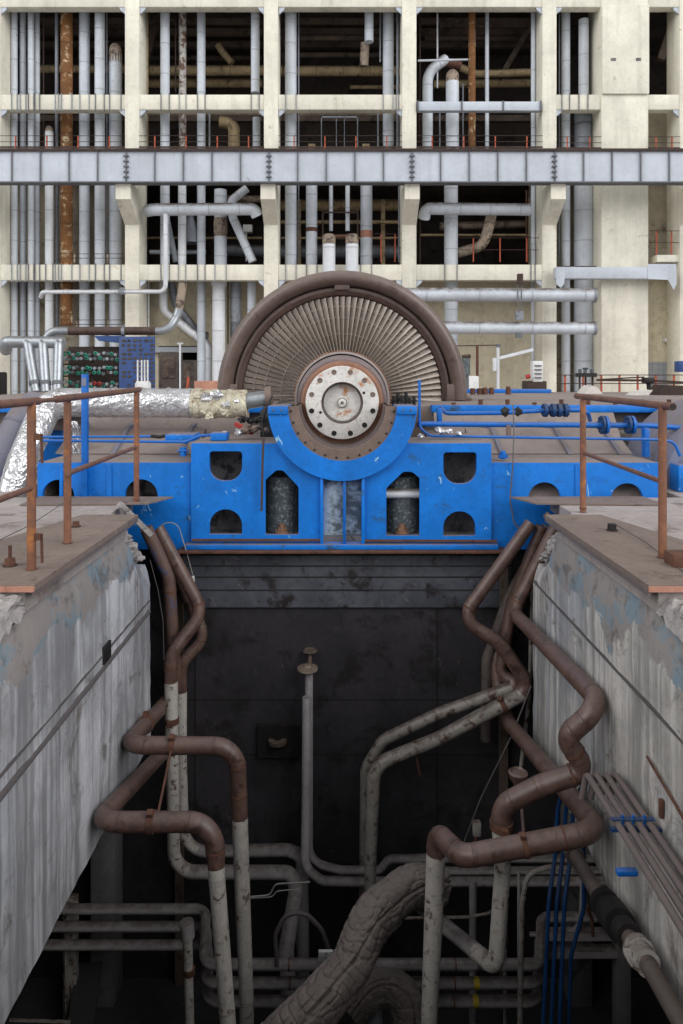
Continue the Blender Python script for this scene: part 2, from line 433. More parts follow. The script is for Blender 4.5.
# ------------------------------------------------------------------ camera and light
cam = bpy.data.cameras.new('camera'); co = bpy.data.objects.new('camera', cam); COL.objects.link(co)
co.location = (0, 0, EYE); co.rotation_euler = (PI / 2, 0, 0)
cam.sensor_fit = 'VERTICAL'; cam.sensor_height = 36.0; cam.sensor_width = 24.0
cam.lens = F / 1024 * 36.0; cam.shift_y = -(512 - HY) / 1024.0; cam.clip_end = 200
SC.camera = co
wd = bpy.data.worlds.new('world'); SC.world = wd; wd.use_nodes = True
wn = wd.node_tree; bg = wn.nodes['Background']
geo = wn.nodes.new('ShaderNodeTexCoord'); sep = wn.nodes.new('ShaderNodeSeparateXYZ'); mr = wn.nodes.new('ShaderNodeMapRange')
wn.links.new(geo.outputs['Generated'], sep.inputs[0]); wn.links.new(sep.outputs['Z'], mr.inputs['Value'])
mr.inputs['From Min'].default_value = -0.3; mr.inputs['From Max'].default_value = 1.0
mr.inputs['To Min'].default_value = 0.55; mr.inputs['To Max'].default_value = 0.60
bg.inputs['Color'].default_value = (0.95, 0.98, 1.0, 1)
wn.links.new(mr.outputs[0], bg.inputs['Strength'])
for nm, dx, en in (('hall_windows_right', -0.66, 1.75), ('hall_windows_left', 0.66, 1.35)):  # soft suns added on both sides to brighten the pit walls
    sun = bpy.data.lights.new(nm, 'SUN'); so = bpy.data.objects.new(nm, sun); COL.objects.link(so)
    sun.energy = en; sun.angle = math.radians(48); sun.color = (1.0, 0.99, 0.975)
    so.rotation_euler = Vector((dx, 0.54, -0.53)).to_track_quat('-Z', 'Y').to_euler(); so.location = (-dx * 20, -8, 16)
SC.view_settings.view_transform = 'Standard'; SC.view_settings.look = 'None'
SC.view_settings.gamma = 1.0; SC.view_settings.use_curve_mapping = False; SC.view_settings.exposure = 0.14

# ================================================================== facade of pipe galleries
YF = 30.4
ZT = 18.6
cols = [(-7, 'beyond the left edge of the galleries'), (132, 'first from the left'), (271, 'second from the left'), (409.3, 'third from the left'),
        (549.5, 'fourth from the left, beside the broad pilaster'), (687, 'at the far right edge'), (826, 'past the right edge'), (-146, 'past the left edge')]
for cx, where in cols:
    x = WX(cx, YF); hw = 0.31
    o = struct(MB().box(x - hw, x + hw, YF, YF + 1.25, 0, ZT, 0.02), 'facade_column', 'cream', 'cream concrete gallery column, ' + where, 'column')
    # corbel that carries the runway girder
    zt, zm, zb = WZ(183, 29.3), WZ(200, 29.3), WZ(225, YF)
    s = MB().prism([(x - hw, YF + .01, zt), (x - hw, YF - 1.25, zt), (x - hw, YF - 1.25, zm), (x - hw, YF + .01, zb)], (2 * hw, 0, 0))
    s.build('corbel', 'cream', o, flat=True)
bays = [(-139, -14, 'bay past the left edge'), (0, 125, 'leftmost bay'), (139.2, 264.2, 'second bay'), (278.6, 402.2, 'middle bay'), (416.4, 542.6, 'fourth bay'), (556.4, 680, 'right bay')]
BEAMS = []
for x0, x1, bn in bays:
    for (ya, yb, bl) in ((-20, 6.5, 'top'), (94.3, 109.3, 'upper'), (264.5, 280, 'lower')):
        if bn == 'fourth bay' and bl == 'upper' or bn == 'right bay' and bl == 'lower': continue
        if bn == 'right bay' and bl == 'upper': segs = [(556.4, 601.5), (648, 680)]
        else: segs = [(x0, x1)]
        for k, (a, b) in enumerate(segs):
            A, B = WX(a, YF) - .02, WX(b, YF) + .02
            o = struct(MB().box(A, B, YF + .03, YF + .5, WZ(yb, YF), WZ(ya, YF), 0.015), 'facade_beam', 'cream',
                       'cream %s gallery beam across the %s%s' % (bl, bn, (' left of the pilaster', ' right of the pilaster')[k] if len(segs) > 1 else ''), 'beam')
            zb = WZ(yb, YF); BEAMS.append((o, a, b, ya, yb))
            for q, sx in ((A, 1), (B, -1)):
                if len(segs) > 1 and abs(q - WX(601.5, YF)) < .1 or len(segs) > 1 and abs(q - WX(648, YF)) < .1: continue
                MB().prism([(q + sx * .03, YF + .06, zb), (q + sx * .30, YF + .06, zb), (q + sx * .24, YF + .06, zb - .12), (q + sx * .03, YF + .06, zb - .30)], (0, .10, 0)).build('gusset', 'gray_steel', o, flat=True)
# grey steel beam in the fourth bay
A, B = WX(418, 30.3), WX(541, 30.3)
o = tag(MB().box(A, B, 30.35, 30.65, WZ(110, 30.3), WZ(101, 30.3), .01).build('steel_beam', 'gray_steel'), 'grey riveted steel beam across the fourth bay above the walkway', 'beam', kind='structure')
for q in (A, A + 1.9, A + 3.7, B): MB().box(q - .03, q + .03, 30.30, 30.36, WZ(110.5, 30.3), WZ(100.5, 30.3)).build('seam_strip', 'gray_line', o)
# grey steel beam across the pilaster
A, B = WX(556, 29.8), WX(676, 29.8)
o = tag(MB().box(A, B, 29.8, 30.2, WZ(278.5, 29.8), WZ(267, 29.8), .01).build('steel_beam', 'gray_steel'), 'long grey steel beam bolted across the broad cream pilaster', 'beam', kind='structure')
MB().prism([(A, 29.78, WZ(267, 29.8)), (A + .42, 29.78, WZ(267, 29.8)), (A + .34, 29.78, WZ(284, 29.8)), (A + .2, 29.78, WZ(288, 29.8)), (A, 29.78, WZ(284, 29.8))], (0, .03, 0)).build('bracket_plate', 'gray_steel', o, flat=True)
MB().prism([(B - 1.2, 29.78, WZ(264, 29.8)), (B, 29.78, WZ(264, 29.8)), (B + .02, 29.78, WZ(284, 29.8)), (B - .1, 29.78, WZ(290, 29.8)), (B - .34, 29.78, WZ(280, 29.8)), (B - 1.2, 29.78, WZ(279, 29.8))], (0, .03, 0)).build('bracket_plate', 'gray_steel', o, flat=True)
# broad pilaster
o = struct(MB().box(WX(601, YF), WX(648, YF), YF - .05, YF + 1.6, 0, ZT, .03), 'facade_pilaster', 'cream', 'broad cream pilaster right of the two tall pipes', 'pilaster')
MB().box(WX(601, YF), WX(648, YF), YF - .15, YF - .05, WZ(95, YF), WZ(6, YF), .03).build('upper_panel', 'cream', o)
for px in (612, 637): MB().box(WX(px - 2.5, YF), WX(px + 2.5, YF), YF - .16, YF - .12, WZ(62.5, YF), WZ(59.5, YF)).build('anchor_hole', 'dark_hole', o)
# runway girder of grey plates
YG = 29.05
zt, zb = WZ(151.5, YG), WZ(182, YG)
gir = empty('runway_girder', (0, YG, zb), 'long pale grey plated crane girder running across all the columns', 'girder')
MB().box(-19, 19, YG, YG + .05, zb, zt).build('web_plate', 'gray_steel', gir)
MB().box(-19, 19, YG - .10, YG + .35, zt, zt + .05).build('top_flange', 'rail_dark', gir)
MB().box(-19, 19, YG - .12, YG + .35, zb - .05, zb).build('bottom_flange', 'gray_line', gir)
MB().box(-19, 19, YG + .05, YG + .17, zt + .05, zt + .15).build('crane_rail', 'rail_dark', gir)
for k in range(-13, 14):
    x = WX(126.5 + 28.55 * (k + 8) - 28.55 * 0.0, YG)
    if abs(x) < 18.5: MB().box(x - .025, x + .025, YG - .07, YG, zb, zt).build('stiffener', 'gray_line', gir)
for px in (126.5, 269, 412, 554):
    for j in range(5):
        x = WX(px, YG); z = zb + .2 + j * (zt - zb - .4) / 4
        MB().box(x - .11, x + .11, YG - .10, YG - .02, z - .025, z + .025).build('joint_bolt', 'gray_line', gir)
# floors, roof, back walls of the galleries
zg, zu = WZ(264, YF), WZ(150, YF)
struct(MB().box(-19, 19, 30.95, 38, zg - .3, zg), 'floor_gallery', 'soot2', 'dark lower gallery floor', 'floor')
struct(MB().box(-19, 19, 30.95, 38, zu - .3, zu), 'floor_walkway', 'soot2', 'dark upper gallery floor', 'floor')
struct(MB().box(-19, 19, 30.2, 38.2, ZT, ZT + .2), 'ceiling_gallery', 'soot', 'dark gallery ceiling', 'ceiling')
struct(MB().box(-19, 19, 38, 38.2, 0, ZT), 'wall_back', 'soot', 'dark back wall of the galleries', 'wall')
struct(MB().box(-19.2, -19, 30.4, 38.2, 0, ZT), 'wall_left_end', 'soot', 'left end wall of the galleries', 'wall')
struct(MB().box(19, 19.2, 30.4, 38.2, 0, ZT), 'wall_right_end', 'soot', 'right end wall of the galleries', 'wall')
struct(MB().box(-19, WX(139, 31.6), 32.3, 32.5, 0, zu - .3), 'wall_bay_left', 'dim_wall', 'soiled pale wall behind the pipes of the leftmost bay', 'wall')
struct(MB().box(WX(540, 31.6), 19, 33.4, 33.6, 0, zu - .3), 'wall_bay_right', 'dim_wall', 'soiled pale wall behind the two tall pipes at right', 'wall')
x0, x1 = WX(139, 31.6), WX(540, 31.6)
ho0, ho1, hz = WX(158, 32.9), WX(216, 32.9), WZ(346, 32.9)
w = MB().box(x0, x1, 32.9, 33.1, hz, zg - .3); w.box(x0, ho0, 32.9, 33.1, 0, hz); w.box(ho1, x1, 32.9, 33.1, 0, hz)
struct(w, 'wall_hall', 'cream_wall', 'cream hall wall under the lower gallery with a dark opening', 'wall')
tag(MB().box(ho0 - .2, ho1 + .2, 32.7, 32.9, WZ(352.5, 32.8), WZ(347, 32.8)).build('opening_lintel', 'gray_steel'), 'grey steel lintel over the dark opening in the hall wall', 'lintel', kind='structure')
# alcove at the far right
struct(MB().box(WX(648, 31.4), WX(700, 31.4), 31.9, 32.0, WZ(362, 31.9), WZ(262, 31.9)), 'wall_alcove', 'cream_wall', 'cream alcove wall at the far right under the gallery', 'wall')
struct(MB().box(WX(648, 31.4), WX(700, 31.4), 31.86, 32.0, 0, WZ(362, 31.9)), 'wall_tiled', 'tile', 'grey tiled foot of the alcove wall', 'wall')
struct(MB().box(WX(650, 31.2), WX(700, 31.2), YF + .1, 38, WZ(262, 31.2) - .1, WZ(254.5, YF)), 'floor_alcove_gallery', 'cream', 'cream gallery edge beneath the orange rail at far right', 'floor')
tag(MB().box(WX(640, 31.8), WX(676, 31.8), 31.9, 32.0, WZ(248, 31.9), WZ(110, 31.9)).build('gallery_partition', 'dim_wall'), 'soiled partition wall in the far right bay above the girder', 'wall', kind='structure')
struct(MB().box(-19, 19, 17.0, 38, -.25, 0), 'floor_hall', 'platform', 'hall floor beyond the turbine', 'floor')

for sg, nm in ((-1, 'left'), (1, 'right')):
    x0, x1 = sorted((sg * 3.62, sg * 19))
    struct(MB().box(x0, x1, 7.46, 17.0, -.25, -.002), 'floor_aisle_%s' % nm, 'platform', 'hall floor aisle on the far %s side of the turbine' % nm, 'floor')
# dark steel joists deep inside the galleries
j = 0
for bn, x0, x1 in (('leftmost bay', 2, 124), ('second bay', 141, 262), ('middle bay', 281, 400), ('fourth bay', 419, 540)):
    for (y, Y, t) in ((20, 32.6, 2.2), (31, 33.6, 3), (44, 34.6, 3), (118, 34, 3)):
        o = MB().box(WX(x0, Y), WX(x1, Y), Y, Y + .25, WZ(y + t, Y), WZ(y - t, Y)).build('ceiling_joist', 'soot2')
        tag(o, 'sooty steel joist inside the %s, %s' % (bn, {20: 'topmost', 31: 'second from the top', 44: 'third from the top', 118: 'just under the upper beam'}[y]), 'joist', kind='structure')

# vertical pipes: px, width, y top, y bottom, material, label
YP = 31.4
ORD = ['first', 'second', 'third', 'fourth', 'fifth', 'sixth', 'seventh', 'eighth', 'ninth', 'tenth']
VP = [
 (14.3, 6.2, 4, 402, 'lag', 'slim grey vertical pipe, first from the left in the leftmost bay'),
 (22.9, 6.2, 4, 402, 'lag', 'slim grey vertical pipe, second from the left in the leftmost bay'),
 (31.0, 6.0, 4, 402, 'lag', 'slim grey vertical pipe, third from the left in the leftmost bay'),
 (37.2, 5.2, 4, 402, 'lag', 'thin grey vertical pipe, fourth from the left in the leftmost bay'),
 (49.2, 8.0, 132, 402, 'lag_white', 'whitish vertical pipe in the leftmost bay that starts below the upper beam'),
 (56.8, 3.6, 4, 402, 'lag_grey', 'thin grey pipe just left of the flaking rust-brown pipe'),
 (66.6, 11.6, 4, 326, 'rust_pipe', 'flaking rust-brown vertical pipe in the leftmost bay'),
 (84.5, 10.4, 4, 402, 'lag', 'thick grey vertical pipe next right of the rust-brown pipe in the leftmost bay'),
 (99.8, 9.8, 4, 402, 'lag', 'thick grey vertical pipe, second right of the rust-brown pipe in the leftmost bay'),
 (115.4, 12.6, 52, 402, 'lag', 'thickest grey pipe in the leftmost bay, ending in a brown cap beside the first column'),
 (165.0, 9.2, 4, 262, 'lag', 'grey vertical pipe, first from the left in the second bay'),
 (182.6, 7.4, 4, 150, 'mottled', 'patchy rust and white vertical pipe in the second bay'),
 (182.2, 8.0, 183, 262, 'lag_white', 'whitish vertical pipe behind the header in the second bay below the girder'),
 (201.3, 8.4, 4, 402, 'lag', 'long grey vertical pipe in the middle of the second bay reaching the hall floor'),
 (255.3, 8.8, 4, 93, 'lag', 'grey vertical pipe in the top of the second bay beside the second column'),
 (256.6, 8.0, 118, 150, 'lag', 'short grey vertical pipe behind the walkway rail beside the second column'),
 (290.8, 11.6, 4, 262, 'lag', 'thick grey vertical pipe, first from the left in the middle bay'),
 (388.3, 11.0, 4, 144, 'lag', 'thick grey vertical pipe with a rounded foot, rightmost in the middle bay'),
 (369.0, 9.0, 4, 42, 'lag', 'grey pipe hanging from the ceiling of the middle bay over a dark stub'),
 (397.6, 3.0, 4, 148, 'lag_grey', 'thin grey conduit against the third column in the middle bay'),
 (311.6, 11.4, 183, 262, 'lag', 'thick grey vertical pipe with a rusty ring below the girder in the middle bay'),
 (331.0, 4.0, 183, 231, 'lag', 'thin pale drop pipe below the girder, left of a pair in the middle bay'),
 (347.6, 4.4, 183, 231, 'lag', 'thin pale drop pipe below the girder, right of a pair in the middle bay'),
 (366.4, 12.0, 183, 262, 'lag', 'thick grey vertical pipe with faded stencil marks, rightmost below the girder in the middle bay'),
 (472.0, 7.0, 4, 148, 'rust_pipe', 'tall rusty orange-brown vertical pipe in the fourth bay'),
 (487.0, 4.0, 6, 148, 'lag', 'thin pale vertical pipe next right of the rusty pipe in the fourth bay'),
 (533.2, 4.6, 6, 262, 'lag', 'thin pale vertical pipe against the fourth column in the fourth bay'),
 (533.2, 4.4, 281, 388, 'lag', 'thin pale vertical pipe under the lower beam against the fourth column'),
 (451.0, 13.6, 183, 352, 'lag', 'thick pale vertical pipe in the fourth bay crossing the lower beam'),
 (565.8, 8.6, 10, 398, 'lag', 'tall grey pipe just right of the fourth column, the thinner of two'),
 (583.6, 10.0, 20, 98, 'lag', 'grey vertical pipe above the upper beam beside the broad pilaster'),
 (583.4, 18.6, 186, 398, 'lag', 'very thick pale grey pipe below the girder beside the broad pilaster'),
 (582.8, 17.0, 115, 150, 'lag_grey', 'thick grey pipe with a domed top above the girder beside the broad pilaster'),
 (220.6, 12.6, 190, 262, 'lag', 'thick grey pipe with a bulging collar below the girder in the second bay'),
 (218.8, 13.0, 282, 402, 'lag_white', 'thick whitish vertical pipe left of the turbine casing'),
 (236.0, 11.0, 282, 340, 'lag_grey', 'mid grey pipe with a dark foot partly hidden by the turbine casing'),
 (251.6, 8.8, 282, 322, 'lag', 'grey pipe under the lower beam beside the second column'),
]
for i, (px, w, y0, y1, m, lb) in enumerate(VP):
    Y = YP + 0.35 * (i % 2)
    if m == 'rust_pipe': Y = YP + .15
    if px in (565.8, 583.4, 582.8): Y = 31.6
    a, b = W(px, y0, Y), W(px, y1, Y); r = w / 2 * Y / F
    if y1 >= 385: b.z = 0.0
    if y1 in (262,): b.z = zg
    if y1 in (148, 150): b.z = zu
    tops = y0 in (52, 132, 115)
    root, p = pipe('vertical_pipe', lb, [b, a], r, m, 0, 1.35 if w > 5 else 2.6)
    if y0 == 52:
        MB().lathe([(r, -.5), (r * 1.02, 0), (r * .9, .2), (r * .6, .33), (0, .38)], a, 'Z', n=16).build('pipe_cap', 'lag_dirty', root)
    elif tops:
        MB().lathe([(r, -.05), (r * .9, .12), (r * .6, .24), (0, .3)], a, 'Z', n=16).build('pipe_cap', 'lag_dirty' if y0 == 132 else 'lag_grey', root)
    if y1 == 144:
        MB().lathe([(r, .05), (r * .92, -.1), (r * .6, -.24), (0, -.3)], b, 'Z', n=16).build('pipe_cap', 'lag', root)
    if px == 311.6: MB().cyl(W(px, 232, Y), W(px, 228, Y), r * 1.06, 18).build('rusty_ring', 'rust', root)
    if px == 366.4:
        MB().cyl(W(px, 238, Y), W(px, 231, Y), r * 1.03, 18).build('faded_band', 'plate_edge', root)
    if px == 220.6: MB().lathe([(r, -.4), (r * 1.1, -.2), (r * 1.1, .2), (r, .45)], W(px, 228, Y), 'Z', n=18).build('collar', 'lag_dirty', root)
    if px == 218.8: MB().cyl(W(px, 286, Y), W(px, 281.5, Y), r * 1.25, 18).build('collar', 'lag_white', root)
    if px == 236.0: MB().cyl(W(px, 340, Y), W(px, 322, Y), r * 1.02, 18).build('dark_foot', 'gray_line', root)
    if px == 582.8: MB().cyl(W(px, 126, Y), W(px, 124, Y), r * 1.03, 18).build('seam_band', 'gray_line', root)

# big domed risers behind the casing
for k, px in enumerate((329, 352)):
    Y = 30.1; r = 6.3 * Y / F
    root, p = pipe('riser_pipe', ('left', 'right')[k] + ' of two short thick risers with soiled tops standing over the turbine casing', [W(px, 300, Y), W(px, 244, Y)], r, 'lag_white', 0, 1.6)
    MB().lathe([(r, -.02), (r * 1.04, .1), (r * 1.0, .3), (r * .72, .42), (0, .46)], W(px, 244, Y), 'Z', n=18).build('soiled_cap', 'lag_dirty', root)

# horizontal and bent pipes: label, px points with depth, width px, fillet, material
def hp(name, label, pts, w, mat, fillet=.5, bands=1.3, **k):
    P = [W(*q) for q in pts]
    return pipe(name, label, P, w / 2 * pts[0][2] / F, mat, fillet, bands, **k)
hp('header_pipe', 'thick grey horizontal header pipe across the second bay below the girder', [(148, 211, 30.6), (153, 209.6, 30.0), (254, 209, 30.0), (257.5, 216, 30.1)], 12, 'lag', .3)
hp('bent_pipe', 'grey pipe that slants down to the right in the second bay behind the header', [(247, 188, 31.2), (231, 201, 31.2), (233, 218, 31.2), (253, 262, 31.2)], 8.6, 'lag', .4)
hp('bent_pipe', 'brownish dark pipe lying across the top of the second bay beneath the girder', [(226, 199, 32.6), (264, 199, 32.6)], 7, 'lag_dirty', 0)
hp('bent_pipe', 'thin white pipe dropping at right then running flat across the first column', [(165.6, 214, 29.8), (165.6, 291.5, 29.8), (42.5, 291.8, 29.8), (41, 297, 30.2)], 4.4, 'lag_white', .3, 2.2, clamps=[(1.35, .25, 1.5, 'lag_grey')])
hp('bent_pipe', 'pale pipe bending from vertical to a slant toward the floor in the second bay', [(163.2, 282, 31.9), (163.2, 310, 31.9), (208, 345, 31.9), (208, 402, 31.9)], 8.4, 'lag_white', .5)
hp('bent_pipe', 'pale pipe slanting behind the brown elbow in the second bay', [(171, 282, 32.3), (176, 305, 32.3), (200, 335, 32.4), (208, 336, 32.4)], 7.6, 'lag_grey', .4)
hp('bent_pipe', 'slanting pale pipe hung under the header in the second bay', [(166, 216, 31.9), (176, 262, 31.9)], 6, 'lag', 0)
hp('horizontal_pipe', 'grey pipe lying flat behind the verticals just above the lower beam in the second bay', [(150, 252, 32.6), (206, 252, 32.6)], 4.6, 'lag', 0)
hp('horizontal_pipe', 'thick grey pipe lying in the back of the second bay at the lower gallery', [(226, 250, 34), (264, 251, 34)], 12, 'lag_grey', 0)
MBh = MB().lathe([(.42, 0), (.42, .5), (.16, 1.15), (.16, 1.3)], W(191, 243, 32.0), 'Z', n=18)
tag(MBh.build('hopper', 'lag_grey'), 'grey tapering hopper hung under the header in the second bay', 'hopper')
tag(MB().box(WX(243, 31.9), WX(252, 31.9), 31.9, 32.3, WZ(232, 32), WZ(225, 32)).box(WX(246, 31.9), WX(247, 31.9), 31.8, 31.9, WZ(262, 32), WZ(232, 32)).build('control_box', 'white_part'), 'small white box on a post in the second bay lower gallery', 'box')
# beige pipes deep in the upper galleries
hp('horizontal_pipe', 'soiled beige pipe across the back of the leftmost bay', [(40, 69, 34), (126, 69, 34)], 8, 'beige_pipe', 0)
hp('horizontal_pipe', 'soiled beige pipe across the back of the second bay, the upper of two', [(140, 70.5, 34), (266, 70.5, 34)], 10, 'beige_pipe', 0)
hp('horizontal_pipe', 'soiled beige pipe across the back of the second bay, the lower of two', [(140, 83, 35), (262, 83, 35)], 9, 'beige_pipe', 0)
hp('horizontal_pipe', 'soiled beige pipe across the back of the middle bay', [(279, 71, 34), (402, 71, 34)], 10, 'beige_pipe', 0)
hp('horizontal_pipe', 'thin beige pipe below the thick one in the middle bay', [(350, 87, 35), (402, 87, 35)], 4, 'beige_pipe', 0)
hp('bent_pipe', 'short beige pipe slanting down in the top of the second bay', [(218, 45, 34), (221, 50, 34), (232, 63, 34)], 7, 'beige_pipe', .2)
hp('bent_pipe', 'beige elbow pipe behind the walkway rail in the second bay', [(220, 122, 33.5), (234, 124, 33.5), (234, 150, 33.5)], 12, 'beige_pipe', .6)
hp('horizontal_pipe', 'brown pipe high in the back of the second bay over the walkway', [(140, 116, 34.5), (262, 116, 34.5)], 8, 'lag_dirty', 0)
hp('horizontal_pipe', 'brown pipe high in the back of the middle bay over the walkway', [(300, 117, 34.5), (402, 117, 34.5)], 7, 'lag_dirty', 0)
hp('bent_pipe', 'beige pipe that sags across the fourth bay, the upper of two', [(450, 64, 33), (462, 68, 33), (476, 74, 33), (543, 72, 33)], 7.4, 'beige_pipe', .8)
hp('horizontal_pipe', 'beige pipe across the back of the fourth bay, the lower of two', [(434, 84, 34), (541, 83, 34)], 8, 'beige_pipe', 0)
hp('bent_pipe', 'grey pipe curving over to the right in the fourth bay above the walkway', [(427.6, 150, 31.6), (427.6, 72, 31.6), (446, 59, 31.8)], 10.4, 'lag', 1.0, 1.2)
root, p = hp('vertical_pipe', 'thick grey pipe with a soiled domed top in the fourth bay above the walkway', [(452.4, 150, 31.5), (452.4, 82, 31.5)], 13, 'lag', 0, 1.3)
MB().lathe([(.29, -.02), (.30, .15), (.27, .38), (.15, .52), (0, .56)], W(452.4, 82, 31.5), 'Z', n=18).build('soiled_cap', 'lag_dirty', root)
hp('horizontal_pipe', 'short rusty brown pipe joining the two bent pipes in the fourth bay', [(444, 62, 31.9), (461, 66, 31.9)], 9, 'rust', 0)
hp('horizontal_pipe', 'thin pale blue conduit across the top of the fourth bay', [(418, 60.6, 31.0), (468, 59.6, 31.0)], 2.2, 'lag', 0, 0)
# fourth bay, below the girder
hp('header_pipe', 'thick grey horizontal pipe across the fourth bay below the girder', [(424, 218, 30.6), (426, 208.6, 30.35), (530, 209.6, 30.4)], 12, 'lag', .45)
hp('bent_pipe', 'soiled grey pipe dropping from the header and bending left onto the gallery floor', [(492, 212, 31.0), (489, 226, 31.0), (483, 246, 31.2), (458, 253, 31.6)], 10.5, 'lag_dirty', .7)
hp('horizontal_pipe', 'dark soiled pipe deep in the fourth bay below the girder', [(440, 226, 34.5), (530, 224, 34.5)], 8, 'lag_dirty', 0)
# long pipes in front of the columns, right of the turbine
for k, (y, w, xs) in enumerate(((294.5, 13.6, 405), (327.6, 12.6, 405))):
    root, p = hp('horizontal_pipe', ('upper', 'lower')[k] + ' of two long pale grey pipes running right from behind the turbine casing', [(xs, y, 29.3), (594, y + .6, 29.3)], w, 'lag', 0, 2.2)
    p.collar(1, .12, 1.12).build('end_flange', 'lag_grey', root)
# middle bay lower gallery clutter
hp('horizontal_pipe', 'broad beige duct in the back of the middle bay below the girder', [(279, 205, 35), (402, 205, 35)], 12, 'beige_pipe', 0)
hp('horizontal_pipe', 'thin beige pipe in the back of the middle bay below the girder', [(279, 222, 34), (402, 222, 34)], 4, 'beige_pipe', 0)
hp('horizontal_pipe', 'thick dark grey pipe lying on the floor of the middle bay lower gallery', [(279, 252, 35), (402, 252, 35)], 14, 'lag_grey', 0)
hp('horizontal_pipe', 'brown rusty pipe linking the tops of the two short risers', [(322, 237, 31), (358, 236, 31)], 4, 'rust', 0, 0)
for k, px in enumerate((299, 383)):
    tag(MB().box(WX(px - 2, 34.5), WX(px + 2, 34.5), 34.4, 34.6, zg, WZ(200, 34.5)).build('steel_post', 'beige_pipe'), ('left', 'right')[k] + ' of two beige posts in the back of the middle bay lower gallery', 'post')
tag(MB().box(WX(322, 31.2), WX(323.4, 31.2), 31.2, 31.25, zg, WZ(206, 31.2)).box(WX(357, 31.2), WX(358.4, 31.2), 31.2, 31.25, zg, WZ(206, 31.2)).box(WX(322, 31.2), WX(358, 31.2), 31.2, 31.25, WZ(213, 31.2), WZ(211.6, 31.2)).build('tube_trestle', 'rail_dark'), 'dark thin steel frame around the pair of drop pipes', 'frame')
# walkway fittings in the middle bay
tag(MB().box(WX(321, 32), WX(358, 32), 31.9, 31.96, WZ(118.4, 32), WZ(117, 32)).box(WX(321, 32), WX(322, 32), 31.9, 31.96, zu, WZ(117, 32)).box(WX(357, 32), WX(358, 32), 31.9, 31.96, zu, WZ(117, 32)).box(WX(336, 32), WX(336.7, 32), 31.9, 31.96, zu, WZ(117, 32)).box(WX(344, 32), WX(344.7, 32), 31.9, 31.96, zu, WZ(117, 32)).build('tube_trestle', 'lag_grey'), 'grey tubular frame standing on the upper walkway of the middle bay', 'frame')
for k, (px, m) in enumerate(((312, 'lag_white'), (366, 'beige_pipe'))):
    o = MB().lathe([(.24, 0), (.24, .25), (.12, .42), (.12, .6), (.0, .62)], (WX(px, 32.4), 32.4, zu), 'Z', n=16).build('walkway_valve', m)
    tag(o, ('white', 'beige')[k] + ' valve body standing on the upper walkway of the middle bay', 'valve')
    MB().box(WX(px - 3.5, 32.4), WX(px + 3.5, 32.4), 32.3, 32.5, zu + .62, zu + .9).build('actuator', 'beige_pipe', o)
tag(MB().cyl(W(365, 43, 31.75), W(364, 66, 31.9), .2, 14).build('pipe_stub', 'lag_dirty'), 'dark burnt stub below the hanging grey pipe in the middle bay', 'pipe')  # brown stub where the grey pipe ends
# guard rails
def guard(x0, x1, y0, y1, Y, n, label, mat='orange', toe=True):
    zb_ = WZ(y1, Y); r_ = empty('guard_railing', (WX((x0 + x1) / 2, Y), Y, zb_), label, 'railing')
    for k in range(n):
        px = x0 + (x1 - x0) * (k + .5) / n
        MB().box(WX(px, Y) - .025, WX(px, Y) + .025, Y - .025, Y + .025, zb_, WZ(y0, Y)).build('post', mat, r_)
    for q in (0, .5):
        z = WZ(y0 + (y1 - y0) * q, Y)
        MB().cyl((WX(x0, Y), Y - .03, z), (WX(x1, Y), Y - .03, z), .014, 8).build('rail', 'rail_dark', r_)
    if toe: MB().box(WX(x0, Y), WX(x1, Y), Y - .02, Y, zb_, zb_ + .07).build('toe_board', 'rail_dark', r_)
for x0, x1, bn in bays[1:5]:
    guard(x0, x1, 136, 148, 30.1, 4, 'orange walkway railing above the girder in the %s' % bn)
guard(556, 601, 137, 149, 30.1, 2, 'orange walkway railing above the girder between fourth column and pilaster')
guard(648, 680, 137, 149, 30.1, 2, 'orange walkway railing above the girder right of the broad pilaster')
guard(649, 679, 231, 254.5, 30.5, 2, 'orange gallery railing at the far right below the girder', toe=False)
guard(460, 540, 238, 262, 31.0, 3, 'rust-red gallery railing in the fourth bay below the girder', toe=False)
guard(374, 402, 234, 262, 31.0, 2, 'rust-red gallery railing at the right end of the middle bay below the girder', toe=False)
guard(58, 124, 254, 262.5, 30.25, 2, 'low brown pipe rail along the lower beam of the leftmost bay', 'lag_dirty', toe=False)
guard(61, 124, 320, 329, 31.0, 2, 'low brown pipe rail low in the leftmost bay over the rack', 'lag_dirty', toe=False)
# chain hoist
ch = empty('chain_hoist', W(520, 336, 29.0), 'dark chain hoist with hook hanging in front of the two long pipes', 'hoist')
MB().box(WX(517.5, 29), WX(522.5, 29), 28.9, 29.1, WZ(284, 29), WZ(274, 29)).build('hoist_body', 'rail_dark', ch)
for px in (517.8, 521.6): MB().cyl(W(px, 318, 29), W(px, 284, 29), .02, 6).build('chain', 'gray_line', ch)
MB().box(WX(515.5, 29), WX(523, 29), 28.9, 29.1, WZ(320, 29), WZ(311, 29)).build('load_block', 'lag_grey', ch)
MB().box(WX(516, 29), WX(522, 29), 28.9, 29.1, WZ(338, 29), WZ(334, 29)).build('hook_block', 'gray_line', ch)

